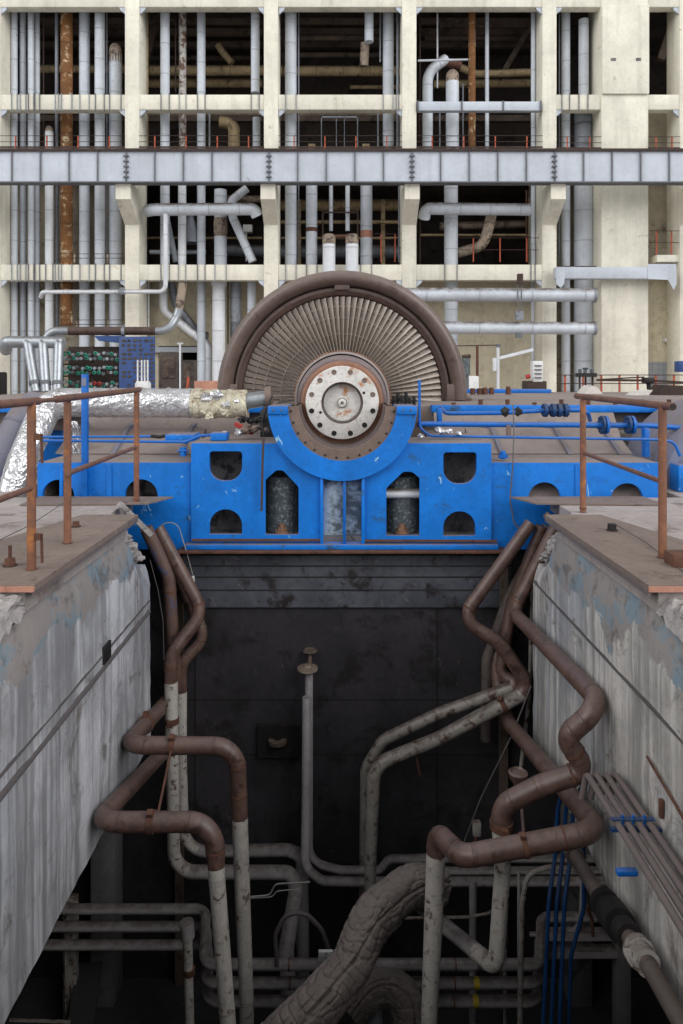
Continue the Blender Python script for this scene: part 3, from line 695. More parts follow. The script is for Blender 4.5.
# ---------------- things on the hall floor behind the turbine
# galvanised ducts at left
YD = 21.5
r0, p0 = pipe('branch_duct', 'galvanised duct with three down-bent branches at the far left', [W(6, 350, 22.5), W(6, 342, YD), W(64, 342.5, YD)], 6 * YD / F, 'silver_duct', .2, .5)
for k, (xa, xb) in enumerate(((28, 36), (43, 46), (59, 57.5))):
    q = Path([W(xa - 4, 342.5, YD), W(xa, 343, YD - .1), W(xb, 392, YD - .5)], .25, 4.6 * YD / F)
    q.tube(MB(), bands=.45).build('branch', 'silver_duct', r0)
    q.collar(1.82, .12, 1.14).build('branch_foot', 'gray_line', r0)
hp('bent_pipe', 'brown pipe with silver elbows arching from the ducts toward the second bay', [(44, 345, 21.8), (50, 331, 21.8), (168, 331, 22.2), (178, 315, 22.4), (183, 283, 22.4)], 8.4, 'silver_duct', .8, .6,
   sections=[(1.15, 'brown_section', 'ring_dark', 'brown straight run'), (1.90, 'silver_elbow', 'silver_duct', 'silver elbow'), (3.2, 'brown_riser', 'lag_dirty', 'brown riser')], clamps=[(1.62, .1, 1.2, 'lag_grey')])
# rack of sampling valves
YR = 22.0
rk = empty('valve_rack', (WX(90, YR), YR, 0), 'dark rack crowded with green handwheels and gauges under a blue hood', 'rack')
X0, X1, Z0, Z1 = WX(62, YR), WX(122, YR), 0.0, WZ(346, YR)
fr = MB()
for x in (X0, (X0 + X1) / 2, X1): fr.box(x - .03, x + .03, YR, YR + .06, 0, Z1)
for y in (352, 364, 376, 388): fr.box(X0, X1, YR + .02, YR + .1, WZ(y, YR) - .03, WZ(y, YR) + .02)
fr.build('frame', 'rail_dark', rk)
MB().box(X0, X1, YR + .5, YR + .55, 0, Z1).build('back_sheet', 'soot', rk)
MB().prism([(WX(95, YR), YR - .1, WZ(336, YR)), (WX(123, YR), YR - .1, WZ(336, YR)), (WX(123, YR), YR - .1, WZ(343, YR)), (WX(100, YR), YR - .1, WZ(341, YR))], (0, .6, 0)).build('hood', 'blue_panel', rk, flat=True)
cl = ['teal', 'teal', 'lag_grey', 'rail_dark', 'teal', 'speckle', 'lag_grey']
random.seed(4)
for row, y in enumerate((354, 359, 368, 373, 383, 387)):
    for k in range(13):
        px = 66 + k * 4.3 + random.uniform(-1, 1); m = random.choice(cl)
        if row == 4 and k in (7, 8): m = 'red'
        x, z = WX(px, YR), WZ(y + random.uniform(-1, 1), YR)
        mb = MB().cyl((x, YR - .12, z), (x, YR + .1, z), .018, 6)
        if m in ('teal', 'red'): mb.lathe([(.035, -.02), (.062, -.01), (.062, .02), (.035, .03)], (x, YR - .12, z), 'Y', n=10); mb.box(x - .05, x + .05, YR - .12, YR - .1, z - .008, z + .008)
        else: mb.lathe([(0, -.03), (.05, -.03), (.055, .03), (0, .03)], (x, YR - .12, z), 'Y', n=10)
        mb.build('valve_handle' if m in ('teal', 'red') else 'gauge', m, rk)
bp = empty('panel_board', (WX(139, YR), YR - .3, 0), 'blue board with rows of dark slots beside the valve rack', 'panel')
MB().box(WX(122, YR), WX(157, YR), YR - .3, YR - .2, 0, WZ(337, YR), .01).build('board', 'blue_panel', bp)
random.seed(9)
for i in range(6):
    for k in range(11):
        x = WX(125 + i * 5.6, YR); z = WZ(341 + k * 4.4, YR)
        if random.random() < .85: MB().box(x, x + random.choice((.07, .11, .12)), YR - .315, YR - .3, z - .04, z + .03).build('slot', 'soot', bp)
# white valve in front of the board
vz = 0.9
vv = empty('tall_valve', W(143, 391, 18), 'tall white and grey valve with an open yoke before the blue board', 'valve')
x, Y = WX(143, 18), 18.0
MB().lathe([(.2, 0), (.2, .22), (.17, .3), (.0, .3)], W(143, 393, Y), 'Z', n=18).build('body', 'white_part', vv)
for px in (138, 142, 145, 148): MB().box(WX(px, Y) - .015, WX(px, Y) + .015, Y - .05, Y, WZ(386, Y), WZ(360, Y)).build('yoke_post', 'white_part', vv)
for y in (361, 366, 371, 376, 382): MB().box(WX(138, Y), WX(148, Y), Y - .04, Y - .01, WZ(y + 1, Y), WZ(y, Y)).build('yoke_bar', 'lag_grey', vv)
MB().box(WX(136, Y), WX(150, Y), Y - .08, Y + .1, WZ(386, Y), WZ(383, Y)).build('yoke_plate', 'white_part', vv)
# transformer cabinets by the opening
for k, (a, b, y) in enumerate(((159, 178, 352), (180, 193, 360))):
    o = MB().box(WX(a, 27), WX(b, 27), 27, 27.8, 0, WZ(y, 27), .02).build('switch_cabinet', 'soot')
    tag(o, ('larger dark green-grey', 'smaller dark')[k] + ' switch cabinet standing in the dark wall opening', 'cabinet')
    MB().box(WX(a + 3, 27), WX(b - 3, 27), 26.96, 27, WZ(378, 27), WZ(y + 5, 27)).build('door', 'soot2', o)
o = MB().cyl(W(180, 400, 19), W(180, 343, 19), .025, 8).build('lamp_post', 'lag_white'); tag(o, 'thin white tee post before the dark wall opening', 'post')
MB().cyl(W(177, 343.5, 19), W(183, 343.5, 19), .025, 8).build('cross_bar', 'lag_white', o)
tag(MB().prism([W(185.5, 392, 18), W(187.5, 392, 18), W(189, 377, 18), W(187, 377, 18)], (0, .12, 0)).build('warning_post', 'orange', flat=True), 'short orange leaning post behind the silver pipe', 'post')
tag(MB().box(WX(194, 19), WX(220, 19), 19, 19.6, .5, WZ(381, 19), .02).build('wooden_crate', 'plate_edge'), 'pinkish brown crate behind the silver pipe left of the turbine', 'crate')
tag(MB().box(WX(-6, 21), WX(11, 21), 20, 20.8, 0, WZ(372, 21), .05).build('machine_cover', 'black'), 'dark machine cover at the far left edge below the ducts', 'machine')
# right of turbine: thin posts and a crane arm
o = MB().cyl(W(477.3, 400, 24), W(477.3, 345, 24), .05, 8).build('thin_post', 'rust'); tag(o, 'thin dark rusty post before the cream wall right of the turbine', 'post')
MB().cyl(W(452, 346, 24), W(500, 345, 24), .02, 6).build('wire', 'rail_dark', o)
o = MB().cyl(W(498, 400, 23), W(498, 344, 23), .05, 8).build('arm_stand', 'lag_white'); tag(o, 'white stand with a slanting arm right of the turbine', 'stand')
MB().bar(W(499, 358, 23), W(533, 349.5, 23), .12, .1).build('arm', 'lag_white', o)
MB().cyl(W(494.6, 371, 23), W(494.6, 358, 23), .07, 10).build('hanging_cylinder', 'lag_white', o)
MB().box(WX(496.5, 23), WX(500, 23), 22.9, 23.1, WZ(347, 23), WZ(344, 23)).build('head', 'gray_line', o)
o = MB().cyl(W(466, 400, 22), W(466, 358, 22), .09, 12).cyl(W(466, 375, 22), W(466, 358, 22), .13, 12).build('slim_valve', 'speckle'); tag(o, 'dark bluish valve spindle beside the right edge of the turbine casing', 'valve')
MB().cyl(W(462, 357, 22), W(470.5, 356, 22), .06, 8).build('handle', 'rail_dark', o)
tag(MB().box(WX(464, 23), WX(479, 23), 23, 23.6, .3, WZ(376, 23), .04).build('white_box', 'white_part'), 'white cabinet half hidden behind the turbine casing at right', 'cabinet')
o = empty('hydraulic_unit', W(537, 392, 20), 'dark pump unit with a white louvred block and red knob at the fourth column', 'machine')
MB().box(WX(527, 20), WX(547, 20), 20, 20.6, .6, WZ(381, 20), .03).build('housing', 'rail_dark', o)
MB().box(WX(533, 20), WX(543, 20), 20, 20.3, WZ(382, 20), WZ(361, 20), .02).build('block', 'white_part', o)
for y in (365, 369, 373, 377): MB().box(WX(534.5, 20), WX(541.5, 20), 19.97, 20.0, WZ(y + 1.2, 20), WZ(y, 20)).build('louvre', 'gray_line', o)
MB().cyl(W(526, 377, 19.9), W(530, 376, 19.9), .06, 10).build('knob', 'red', o)
for k, px in enumerate((472.8, 479.6, 485, 491.4, 508.3)):
    h = (6, 6, 7, 7, 8)[k]; z0 = WZ(393, 14)
    o = MB().lathe([(.055, 0), (.055, .12), (.042, .125), (.042, .02 * h), (0, .02 * h)], (WX(px, 14), 14, .9), 'Z', n=12).build('stud_bolt', 'rust')
    tag(o, ORD[k] + ' from left of the rusty stud bolts on the deck right of turbine', 'bolt', 'stud bolts on the right deck')
# far right clutter
guard(556, 683, 375, 392, 22, 7, 'orange hall railing behind the right handrail', toe=False)
o = empty('valve_table', W(596, 391, 20), 'dark pipe table topped by green-black valves before the thick grey pipe', 'table')
MB().box(WX(580, 20), WX(597, 20), 20, 20.4, WZ(377, 20), WZ(373, 20)).build('top', 'black', o)
for px in (582, 588, 595): MB().cyl((WX(px, 20), 20.2, .6), (WX(px, 20), 20.2, WZ(377, 20)), .03, 8).build('leg', 'rail_dark', o)
for px in (580, 585, 592): MB().cyl(W(px, 373, 20.2), W(px, 369, 20.2), .05, 10).build('valve', 'speckle', o)
MB().lathe([(.05, -.03), (.1, 0), (.05, .03)], W(585.5, 368.5, 20.2), 'Z', n=12).build('handwheel', 'speckle', o)
tag(MB().prism([W(583, 396, 15), W(605, 396, 15), W(597, 387, 15), W(592, 385.5, 15), W(588, 389, 15)], (0, .5, 0)).build('folded_sheet', 'tarp', flat=True), 'white folded sheet on the deck behind the right handrail', 'sheet')
o = MB().bar(W(597, 380, 15), W(648, 380.5, 15), .06, .05).bar(W(648, 380.5, 15), W(690, 383, 15), .05, .05).build('boom_arm', 'rail_dark'); tag(o, 'long thin dark boom lying level at the far right', 'boom')
MB().cyl(W(600, 379.5, 15), W(644, 377, 15.2), .015, 6).build('tie_wire', 'rail_dark', o)
MB().box(WX(643, 15), WX(653, 15), 14.9, 15.1, WZ(383, 15), WZ(377.5, 15), .02).build('pivot_head', 'black', o)
MB().cyl(W(650, 400, 15), W(648.5, 382, 15), .05, 8).build('mast', 'black', o)
tag(MB().prism([W(626, 400, 14), W(648, 396, 14), W(653, 390, 14), W(640, 391, 14)], (0, .4, 0)).build('debris_sheet', 'tarp', flat=True), 'crumpled pale sheet under the boom at far right', 'sheet')
tag(MB().prism([W(656, 401, 14), W(690, 401, 14), W(690, 386, 14), W(664, 385, 14)], (0, .5, 0)).build('rusty_crate', 'rail_dark', flat=True), 'tilted dark rusty crate at the far right edge', 'crate')
o = MB().box(WX(679, 26), WX(690, 26), 26, 26.4, WZ(372, 26), WZ(361, 26), .03).build('wall_box', 'blue_panel'); tag(o, 'dark blue box at the far right edge before the tiled wall', 'box')
o = MB().box(WX(663, 31.8), WX(677, 31.8), 31.6, 31.9, WZ(342, 31.8), WZ(338, 31.8), .03).build('light_fitting', 'white_part'); tag(o, 'white tube light fitting on the alcove wall', 'lamp')

# thin hangers, conduits and bracing inside the galleries
random.seed(12)
for k, (px, y0, y1, m, lb) in enumerate((
    (143.5, 6, 262, 'rail_dark', 'thin dark conduit against the first column in the second bay'), (147.5, 8, 148, 'beige_pipe', 'thin beige conduit beside the first column in the second bay'),
    (43.5, 8, 148, 'rail_dark', 'thin dark rod between the fourth and fifth pipes of the leftmost bay'), (106.8, 6, 262, 'lag_grey', 'thin grey conduit right of the second thick pipe in the leftmost bay'),
    (209.5, 112, 148, 'lag_grey', 'thin rod behind the walkway rail at the middle of the second bay'), (175.5, 6, 92, 'rail_dark', 'thin dark rod between the first two pipes of the second bay'),
    (283, 6, 148, 'rail_dark', 'thin dark conduit beside the second column in the middle bay'), (298.5, 6, 262, 'lag_grey', 'thin grey conduit just right of the first thick pipe in the middle bay'),
    (380.2, 6, 62, 'lag_grey', 'thin pale rod hanging beside the rightmost pipe of the middle bay'), (378, 112, 148, 'lag_grey', 'thin pale rod behind the walkway rail at the right of the middle bay'),
    (437.4, 10, 88, 'lag_white', 'thin pale chain hanging in the top of the fourth bay'), (439.8, 112, 148, 'lag_grey', 'thin grey rod left of the domed pipe in the fourth bay'), (463, 84, 148, 'lag_grey', 'thin grey rod right of the domed pipe in the fourth bay'),
    (420, 6, 262, 'rail_dark', 'thin dark conduit against the third column in the fourth bay'), (575.5, 186, 390, 'rail_dark', 'thin dark conduit between the two tall pipes at right'),
    (559.5, 8, 262, 'lag_grey', 'thin grey conduit against the fourth column in the right bay'), (143.5, 282, 390, 'lag_grey', 'thin grey conduit right of the first column under the lower beam'), (148.5, 282, 330, 'lag_white', 'short thin white conduit right of the first column under the lower beam'),
    (228, 282, 400, 'rail_dark', 'thin dark rod beside the whitish pipe left of the turbine'), (526.5, 190, 262, 'rust', 'rusty rod leaning at the right end of the fourth bay'), (399, 186, 262, 'lag_grey', 'thin grey conduit against the third column below the girder'))):
    Y = 31.75; b = W(px, y1, Y)
    if y1 >= 390: b.z = 0
    pipe('thin_conduit', lb, [b, W(px, y0, Y)], .038 if m != 'rail_dark' else .03, m, 0, 0, cat='conduit', n=8)
for k, (a, b, Y, lb) in enumerate((((500, 78), (541, 8), 33.4, 'sooty diagonal brace in the top of the fourth bay'), ((160, 8), (146, 60), 33.4, 'sooty diagonal brace in the top of the second bay'), ((660, 60), (676, 10), 33.0, 'sooty diagonal brace in the top of the far right bay'))):
    tag(MB().bar(W(*a, Y), W(*b, Y), .35, .25).build('steel_brace', 'soot2'), lb, 'brace', kind='structure')
for k, (x0, x1, y, Y, w, lb) in enumerate(((440, 541, 25, 33.2, 5, 'upper'), (425, 541, 38, 34.0, 6, 'lower'), (281, 400, 38, 33.2, 5, 'upper'), (281, 400, 55, 34.2, 5, 'lower'), (142, 262, 58, 35.6, 5, 'dusty'), (44, 124, 26, 33.4, 4, 'dusty'))):
    where = 'fourth bay' if x0 > 410 else 'middle bay' if x0 > 270 else 'second bay' if x0 > 130 else 'leftmost bay'
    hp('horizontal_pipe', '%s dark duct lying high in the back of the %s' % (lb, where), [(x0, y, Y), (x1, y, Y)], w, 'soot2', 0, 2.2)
for k, (x0, x1, y, Y) in enumerate(((141, 262, 238, 33.5), (420, 530, 235, 33.5), (281, 400, 238, 33.5))):
    hp('horizontal_pipe', 'thin soiled pipe crossing the lower gallery of the %s' % ('second bay', 'fourth bay', 'middle bay')[k], [(x0, y, Y), (x1, y, Y)], 2.6, 'beige_pipe', 0, 0)

for o, a, b, ya, yb in BEAMS:
    if ya < 0: continue
    for (px, w, y0, y1, m, lb) in VP:
        if a + 3 < px < b - 3 and y0 < yb and y1 > ya - 5:
            for q in (-w * .45, w * .45):
                x = WX(px + q, YF)
                MB().box(x - .013, x + .013, YF - .015, YF + .03, WZ(yb + 2, YF), WZ(ya - 1, YF)).build('pipe_strap', 'gray_line' if int(px) % 2 else 'lag_grey', o)
# ================================================================== turbine lower casing, rotor and deck
AX = EYE - (406 - HY) * 7.45 / F          # height of the shaft axis
AXX = WX(342.3, 7.45)


def plate_with_holes(outer, holes, y0, thick, name, mat, parent):
    """A flat plate standing in the XZ plane with cut-outs, front face at y0."""
    cu = bpy.data.curves.new('tmp', 'CURVE'); cu.dimensions = '2D'; cu.fill_mode = 'BOTH'; cu.extrude = thick / 2
    cu.bevel_depth = 0.004; cu.bevel_resolution = 1
    for loop in [outer] + holes:
        sp = cu.splines.new('POLY'); sp.points.add(len(loop) - 1); sp.use_cyclic_u = True
        for p, (x, z) in zip(sp.points, loop): p.co = (x, z, 0, 1)
    ob = bpy.data.objects.new('tmp', cu); COL.objects.link(ob)
    dg = bpy.context.evaluated_depsgraph_get(); me = bpy.data.meshes.new_from_object(ob.evaluated_get(dg))
    mb = MB(); mb.add([(v.co.x, y0 + thick / 2 - v.co.z, v.co.y) for v in me.vertices], [tuple(p.vertices) for p in me.polygons])
    bpy.data.objects.remove(ob); bpy.data.curves.remove(cu); bpy.data.meshes.remove(me)
    return mb.build(name, mat, parent)


def rounded(pts, rad, Y):
    """Pixel polygon to XZ loop with rounded corners; rad per corner in pixels."""
    n = len(pts); out = []
    for i in range(n):
        p = Vector((pts[i][0], pts[i][1], 0)); a = Vector((*pts[i - 1], 0)) - p; b = Vector((*pts[(i + 1) % n], 0)) - p
        r = rad[i] if isinstance(rad, (list, tuple)) else rad
        if r <= 0: out.append(p); continue
        la, lb = a.length, b.length; a.normalize(); b.normalize(); ang = PI - a.angle(b)
        t = min(r * math.tan(ang / 2), .49 * la, .49 * lb); A, B = p + a * t, p + b * t; w = math.cos(ang / 2)
        for j in range(9):
            u = j / 8; c0, c1, c2 = (1 - u) ** 2, 2 * u * (1 - u) * w, u * u
            out.append((A * c0 + p * c1 + B * c2) / (c0 + c1 + c2))
    return [(WX(q.x, Y), WZ(q.y, Y)) for q in out]


YB = 7.45
tc = empty('turbine_lower_casing', (0, YB, WZ(548, YB)), 'bright blue lower turbine casing with arched openings spanning the pit', 'turbine casing')
S = 683.0  # mirror partner of a pixel column is S+1.5 - x
def D(l, r, t, b): return rounded([(l, t), (r, t), (r, b), (l, b)], [4, 4, 15, 15], YB)
def arch(l, r, t, b, Y):
    c, q = (l + r) / 2, (r - l) / 2; h = min(q, b - t)
    return [(WX(c + q * math.cos(PI * i / 20), Y), WZ(t + h - h * math.sin(PI * i / 20), Y)) for i in range(21)] + ([(WX(l, Y), WZ(b, Y)), (WX(r, Y), WZ(b, Y))] if b - t > h + .1 else [])
def A_(l, r, t, b): return arch(l, r, t, b, YB)
block = [(WX(x, YB), WZ(y, YB)) for x, y in [(191.5, 443.5)] + [(342.3 - 57 * math.cos(q), 406 + 57 * math.sin(q)) for q in [math.radians(41.2 + 97.6 * i / 24) for i in range(25)]] + [(491, 443.5), (491, 549), (191.5, 549)]]
holes = [D(209, 242.5, 451, 481), A_(209, 242.5, 509, 534.5),
         rounded([(265, 480), (276, 470), (283, 470), (299, 487), (299, 535), (265, 535)], [5, 6, 6, 6, 0, 0], YB),
         rounded([(386, 488), (403, 471.5), (412, 471.5), (420, 478), (420, 536), (386, 536)], [6, 6, 6, 5, 0, 0], YB),
         D(443, 477, 452, 484), A_(443, 476, 511, 536),
         [(WX(x, YB), WZ(y, YB)) for x, y in ((323, 472), (362, 472), (362, 542.5), (323, 542.5))]]
plate_with_holes(block, holes, YB, .05, 'front_plate', 'blue', tc)
YW = 7.5
for nm, xs, hs in (('left', (38, 195), ((42, 74.5, 479.5, 503), (124.5, 158, 479, 503))), ('right', (488, 660), ((528, 561, 482, 499.5), (610.5, 643.5, 483, 499.5)))):
    out = [(WX(x, YW), WZ(y, YW)) for x, y in ((xs[0], 463), (xs[1], 463), (xs[1], 549), (xs[0], 549))]
    hl = [arch(a, b, t, bb, YW) for a, b, t, bb in hs]
    plate_with_holes(out, hl, YW, .05, 'side_plate', 'blue', tc)
    # dusty top shelf of the wing, then the casing wall rising to the split flange
    sg = -1 if nm == 'left' else 1
    xa, xb = WX(xs[0], YW), WX(xs[1], YW)
    zt_ = WZ(463, YW)
    MB().box(xa, xb, YW + .045, 8.9, zt_ - .04, zt_).build('top_shelf', 'dusty_steel', tc)
    for q in ((107, 112), (60, 63)) if nm == 'left' else ((575, 578),):
        MB().box(WX(q[0], YW), WX(q[1], YW), YW - .015, YW + .01, WZ(548, YW), zt_ - .01).build('rib', 'blue', tc)
    for q in (xa + .03, (xa + xb) / 2, xb - .05):
        MB().box(q - .01, q + .01, YW + .05, 8.85, -.6, zt_ - .045).build('inner_web', 'dusty_steel', tc)
    MB().box(xa, xb, 8.5, 8.55, -.6, zt_ - .05).build('inner_wall', 'dusty_steel', tc)
    if nm == 'right': MB().prism([(xa + .1, 7.58, -.06), (xa + .1, 7.62, -.06), (xa + .1, 7.86, .26), (xa + .1, 7.80, .28)], (xb - xa - .2, 0, 0)).build('inner_shell', 'dusty_steel', tc, flat=True)
    else: MB().box(xa + .1, xb - .1, 7.85, 7.88, -.5, zt_ - .06).build('inner_shell', 'dark_hole', tc)
    MB().box(xa, xb, YW + .05, 8.5, WZ(500, YW) - .06, WZ(500, YW) - .01).build('inner_floor', 'dusty_steel', tc)
# shelf on top of the block (two halves either side of the bearing)
zt_ = WZ(443.5, YB)
for a, b in ((191.5, 283), (401, 491)):
    MB().box(WX(a, YB), WX(b, YB), YB + .05, 8.9, zt_ - .05, zt_).build('top_shelf', 'dusty_steel', tc)
    s0 = WX(a, YB) if a < 300 else WX(b, YB)
    MB().box(s0 - .015, s0 + .015, YB + .05, 8.9, WZ(548, YB), zt_ - .05).build('inner_web', 'blue', tc)
for a, b in ((191.5, 320), (365, 491)):  # backing panels added so the cut-outs look dark inside
    MB().box(WX(a, YB), WX(b, YB), 7.80, 7.83, WZ(548, YB), zt_ - .05).build('inner_wall', 'dark_hole', tc)
for a in (250, 435):
    MB().box(WX(a, YB) - .015, WX(a, YB) + .015, YB + .05, 8.0, WZ(548, YB), zt_ - .05).build('inner_web', 'dark_hole', tc)
for a, b in ((265, 299), (386, 420)):
    x0, x1 = WX(a - 3, 7.7), WX(b + 3, 7.7)
    MB().lathe([(.19, 0), (.19, .75)], ((x0 + x1) / 2, 7.76, WZ(546, 7.6)), 'Z', n=24).build('inner_pedestal', 'speckle', tc)
for a in (282, 402):
    c = W(a, 533, 7.56)
    mb = MB().cyl(c, c + Vector((0, 0, .022)), .075, 18).cyl(c + Vector((0, 0, .02)), c + Vector((0, 0, .065)), .055, 6).cyl(c + Vector((0, 0, .06)), c + Vector((0, 0, .10)), .032, 12)
    mb.build('anchor_nut', 'rust_light', tc)
MB().cyl(W(384, 493.5, 7.58), W(422, 493.5, 7.58), .052, 18).build('inner_pipe', 'lag_white', tc)
MB().box(WX(191.5, YB), WX(491, YB), YB + .05, 8.0, WZ(547, YB), WZ(537, YB)).build('inner_floor', 'dark_hole', tc)
# centre window with two scraped panels
for a, b in ((324, 343), (345.5, 361.5)):
    MB().lathe([(WX(b, YB) - WX(a, YB), 0), (WX(b, YB) - WX(a, YB), .76)], ((WX(a, YB) + WX(b, YB)) / 2, YB + .28, WZ(543, YB)), 'Z', -PI, 0, 20).build('centre_panel', 'patina', tc)
MB().box(WX(320, YB), WX(366, YB), YB + .28, YB + .3, WZ(548, YB), WZ(470, YB)).build('inner_wall', 'dark_hole', tc)
for a, b, m in ((320.5, 323, 'blue'), (343, 345.8, 'blue_clean'), (361.5, 364.5, 'blue')):
    MB().box(WX(a, YB), WX(b, YB), YB - .05, YB + .26, WZ(544, YB), WZ(474, YB), .004).build('stiffener', m, tc)
# base flange
MB().box(WX(186, YB), WX(497, YB), YB - .08, YB + .1, WZ(548, YB), WZ(543, YB), .006).build('base_flange', 'blue', tc)
MB().box(WX(180, YB), WX(505, YB), YB - .12, YB + .2, WZ(551, YB), WZ(548.3, YB), .004).build('sole_plate', 'rust', tc)
MB().bar(W(192, 540, YB - .03), W(323, 540, YB - .03), .03, .02).bar(W(362, 540.5, YB - .03), W(497, 541, YB - .03), .03, .02).build('edge_strip', 'rust', tc)
# half-round bearing saddle
R2 = 74 * YB / F; R1 = 54 * YB / F; Ri = 43.3 * YB / F
c = (AXX, YB, AX)
MB().lathe([(R1, .0), (R1, -.07), (R2, -.07), (R2, .42), (R1, .42), (R1, 0)], c, 'Y', PI, 2 * PI, 48).build('bearing_saddle', 'blue', tc)
for sx in (-1, 1):
    x0 = AXX + sx * R1; x1 = AXX + sx * (R2 - .002)
    MB().box(min(x0, x1), max(x0, x1), YB - .09, YB + .43, AX - .085, AX + .004, .006).build('saddle_flange', 'blue', tc)
    for q in (.3, .7): 
        cc = Vector((x0 + (x1 - x0) * q, YB - .09, AX - .04)); MB().cyl(cc, cc + Vector((0, -.012, 0)), .012, 6).build('flange_bolt', 'gray_line', tc)
sr = MB().lathe([(Ri, .0), (Ri, -.045), (R1, -.045), (R1, .03), (Ri, .03), (Ri, 0)], c, 'Y', PI, 2 * PI, 48).build('seal_plate', 'seal', tc)
sr['label'] = 'brown half-ring seal plate with bolts'
for k in range(14):
    t = PI + PI * (k + .42) / 13.85; rr = R1 - .028
    cc = Vector((AXX + rr * math.cos(t), YB - .045, AX + rr * math.sin(t))); MB().cyl(cc + Vector((0, .01, 0)), cc + Vector((0, -.008, 0)), .0125, 6).build('bolt', 'black', sr)
MB().lathe([(Ri + .005, .06), (Ri + .05, .06), (Ri + .05, .9), (Ri + .02, .9), (Ri + .005, .06)], c, 'Y', PI, 2 * PI, 48).build('oil_guard', 'ring_dark', tc)
for y0, w in ((.12, .02), (.24, .02)):
    MB().lathe([(Ri - .008, y0), (Ri + .02, y0), (Ri + .02, y0 + w), (Ri - .008, y0 + w), (Ri - .008, y0)], c, 'Y', PI, 2 * PI, 48).build('oil_guard_rib', 'mauve', tc)
# cable hanging down the block's face
pipe('hanging_rod', 'thin rusty rod hung down the blue casing left of the shaft', [W(263.5, 438, 7.4), W(262.5, 465, 7.385), W(261.5, 511, 7.385)], .013, 'ring_dark', 0, n=8, cat='rod')

# casing behind the wings: sloped dusty walls, blue split flange, deck
ct = empty('casing_flange', (0, 9.5, .8), 'dusty casing flank with a blue flange line behind the front plate', 'turbine casing')
for sg in (-1, 1):
    xs = sorted((sg * 1.22, sg * 5.2))
    prof = [(8.92, .365), (9.27, .80), (9.27, .365)]; xs = [max(xs[0], -3.4), min(xs[1], 3.6)]
    MB().prism([(xs[0], y, z) for y, z in prof], (xs[1] - xs[0], 0, 0)).build('flank_wall', 'dusty_steel', ct, flat=True)
    x0 = sg * 1.2 if sg > 0 else -5.2; x1 = 5.2 if sg > 0 else -1.05
    f_ = MB().box(x0, x1, 9.28, 9.44, .80, .90, .01).build('split_flange', 'blue', ct)
    for k in range(10):
        px = sg * (1.5 + k * .36)
        MB().cyl((px, 9.36, .9), (px, 9.36, .97 if k % 3 else .93), .03, 8).build('stud', 'rust', f_)
    # casing steps behind the pipes
    MB().prism([(xs[0] + (.35 if sg > 0 else 0), y, z) for y, z in ((8.3, .365), (8.86, .62), (8.905, .62), (8.905, .365))], (xs[1] - xs[0] - .5, 0, 0)).build('flank_step', 'dusty_steel', ct, flat=True)
    for x in (1.9, 2.7, 3.3):
        MB().prism([(sg * x - .025, 8.24, .365), (sg * x - .025, 8.83, .645), (sg * x - .025, 9.1, .68), (sg * x - .025, 9.1, .365)], (.05, 0, 0)).build('flank_rib', 'dusty_blue', ct, flat=True)
dk = empty('machine_deck', (0, 12, .7), 'dusty brown top deck of the turbine around the rotor casing', 'deck')
for sg in (-1, 1):
    x0, x1 = sorted((sg * .95, sg * 7.0))
    MB().box(x0, x1, 9.45, 11.0, .55, .885, .01).build('deck_plate', 'dusty_steel', dk)
    x0, x1 = sorted((sg * 1.66, sg * 7.0))
    MB().box(x0, x1, 11.0, 12.0, .72, .885, .01).build('deck_plate', 'dusty_steel', dk)
MB().box(-7, 7, 12.0, 16.5, .72, .885, .01).build('deck_plate', 'dusty_steel', dk)
MB().box(WX(388, 15), WX(560, 15), 15.6, 16.0, .885, .97, .01).build('blue_edge', 'blue_clean', dk)

# ---- rotor
YD_ = 11.15
ro = empty('turbine_rotor', (AXX, YD_, AX - .7), 'turbine rotor with white bolted coupling flange and fan of long blades', 'rotor')
YH = 8.3; s_ = YH / F
rf = 36.8 * s_
HC = Vector((AXX, YH, AX))
fl = MB().lathe([(.0, .10), (19.4 * s_, .10), (19.4 * s_, .012), (20.4 * s_, 0), (rf - .006, 0), (rf, .006), (rf, .12)], HC, 'Y', n=72).build('coupling_flange', 'flange', ro)
fl['label'] = 'white coupling flange with rust streaks'
MB().lathe([(18.9 * s_, .0995), (19.5 * s_, .004), (20.3 * s_, -.0015), (20.9 * s_, -.001)], HC, 'Y', n=48).build('bore_edge', 'ring_dark', fl)
MB().lathe([(0, .085), (18.6 * s_, .085), (19.2 * s_, .10)], HC, 'Y', n=48).build('bore_plug', 'flange', fl)
MB().lathe([(0, .03), (.016, .03), (.02, .05), (.05, .055), (.06, .075), (.075, .088)], HC, 'Y', n=28).build('centre_boss', 'flange', fl)
MB().lathe([(.050, .054), (.054, .050), (.060, .073)], HC, 'Y', n=28).build('boss_edge', 'seal', fl)
MB().lathe([(.005, .0295), (.012, .0285), (.018, .03)], HC, 'Y', n=16).build('boss_ring', 'black', fl)
for k in range(12):
    t = PI / 12 + k * PI / 6; rr = 31.6 * s_; cc = HC + Vector((rr * math.cos(t), -.001, rr * math.sin(t)))
    up = math.sin(t) > .0
    MB().lathe([(0, -.002 if up else .0), (.020, -.002 if up else 0), (.025, -.004), (.031, -.003), (.031, .01)], cc, 'Y', n=16).build('coupling_bolt' if up else 'bolt_hole', 'seal' if up else 'black', fl)
for t in (math.radians(24.5), math.radians(204)):
    cc = HC + Vector((23.8 * s_ * math.cos(t), -.001, 23.8 * s_ * math.sin(t))); MB().cyl(cc + Vector((0, -.002, 0)), cc + Vector((0, .01, 0)), .017, 12).build('dowel_hole', 'black', fl)
MB().lathe([(rf - .002, .05), (rf + .03, .05), (rf + .055, .07), (rf + .06, .10), (rf + .06, .2)], HC, 'Y', n=72).build('rust_ring', 'rust_ring', ro)
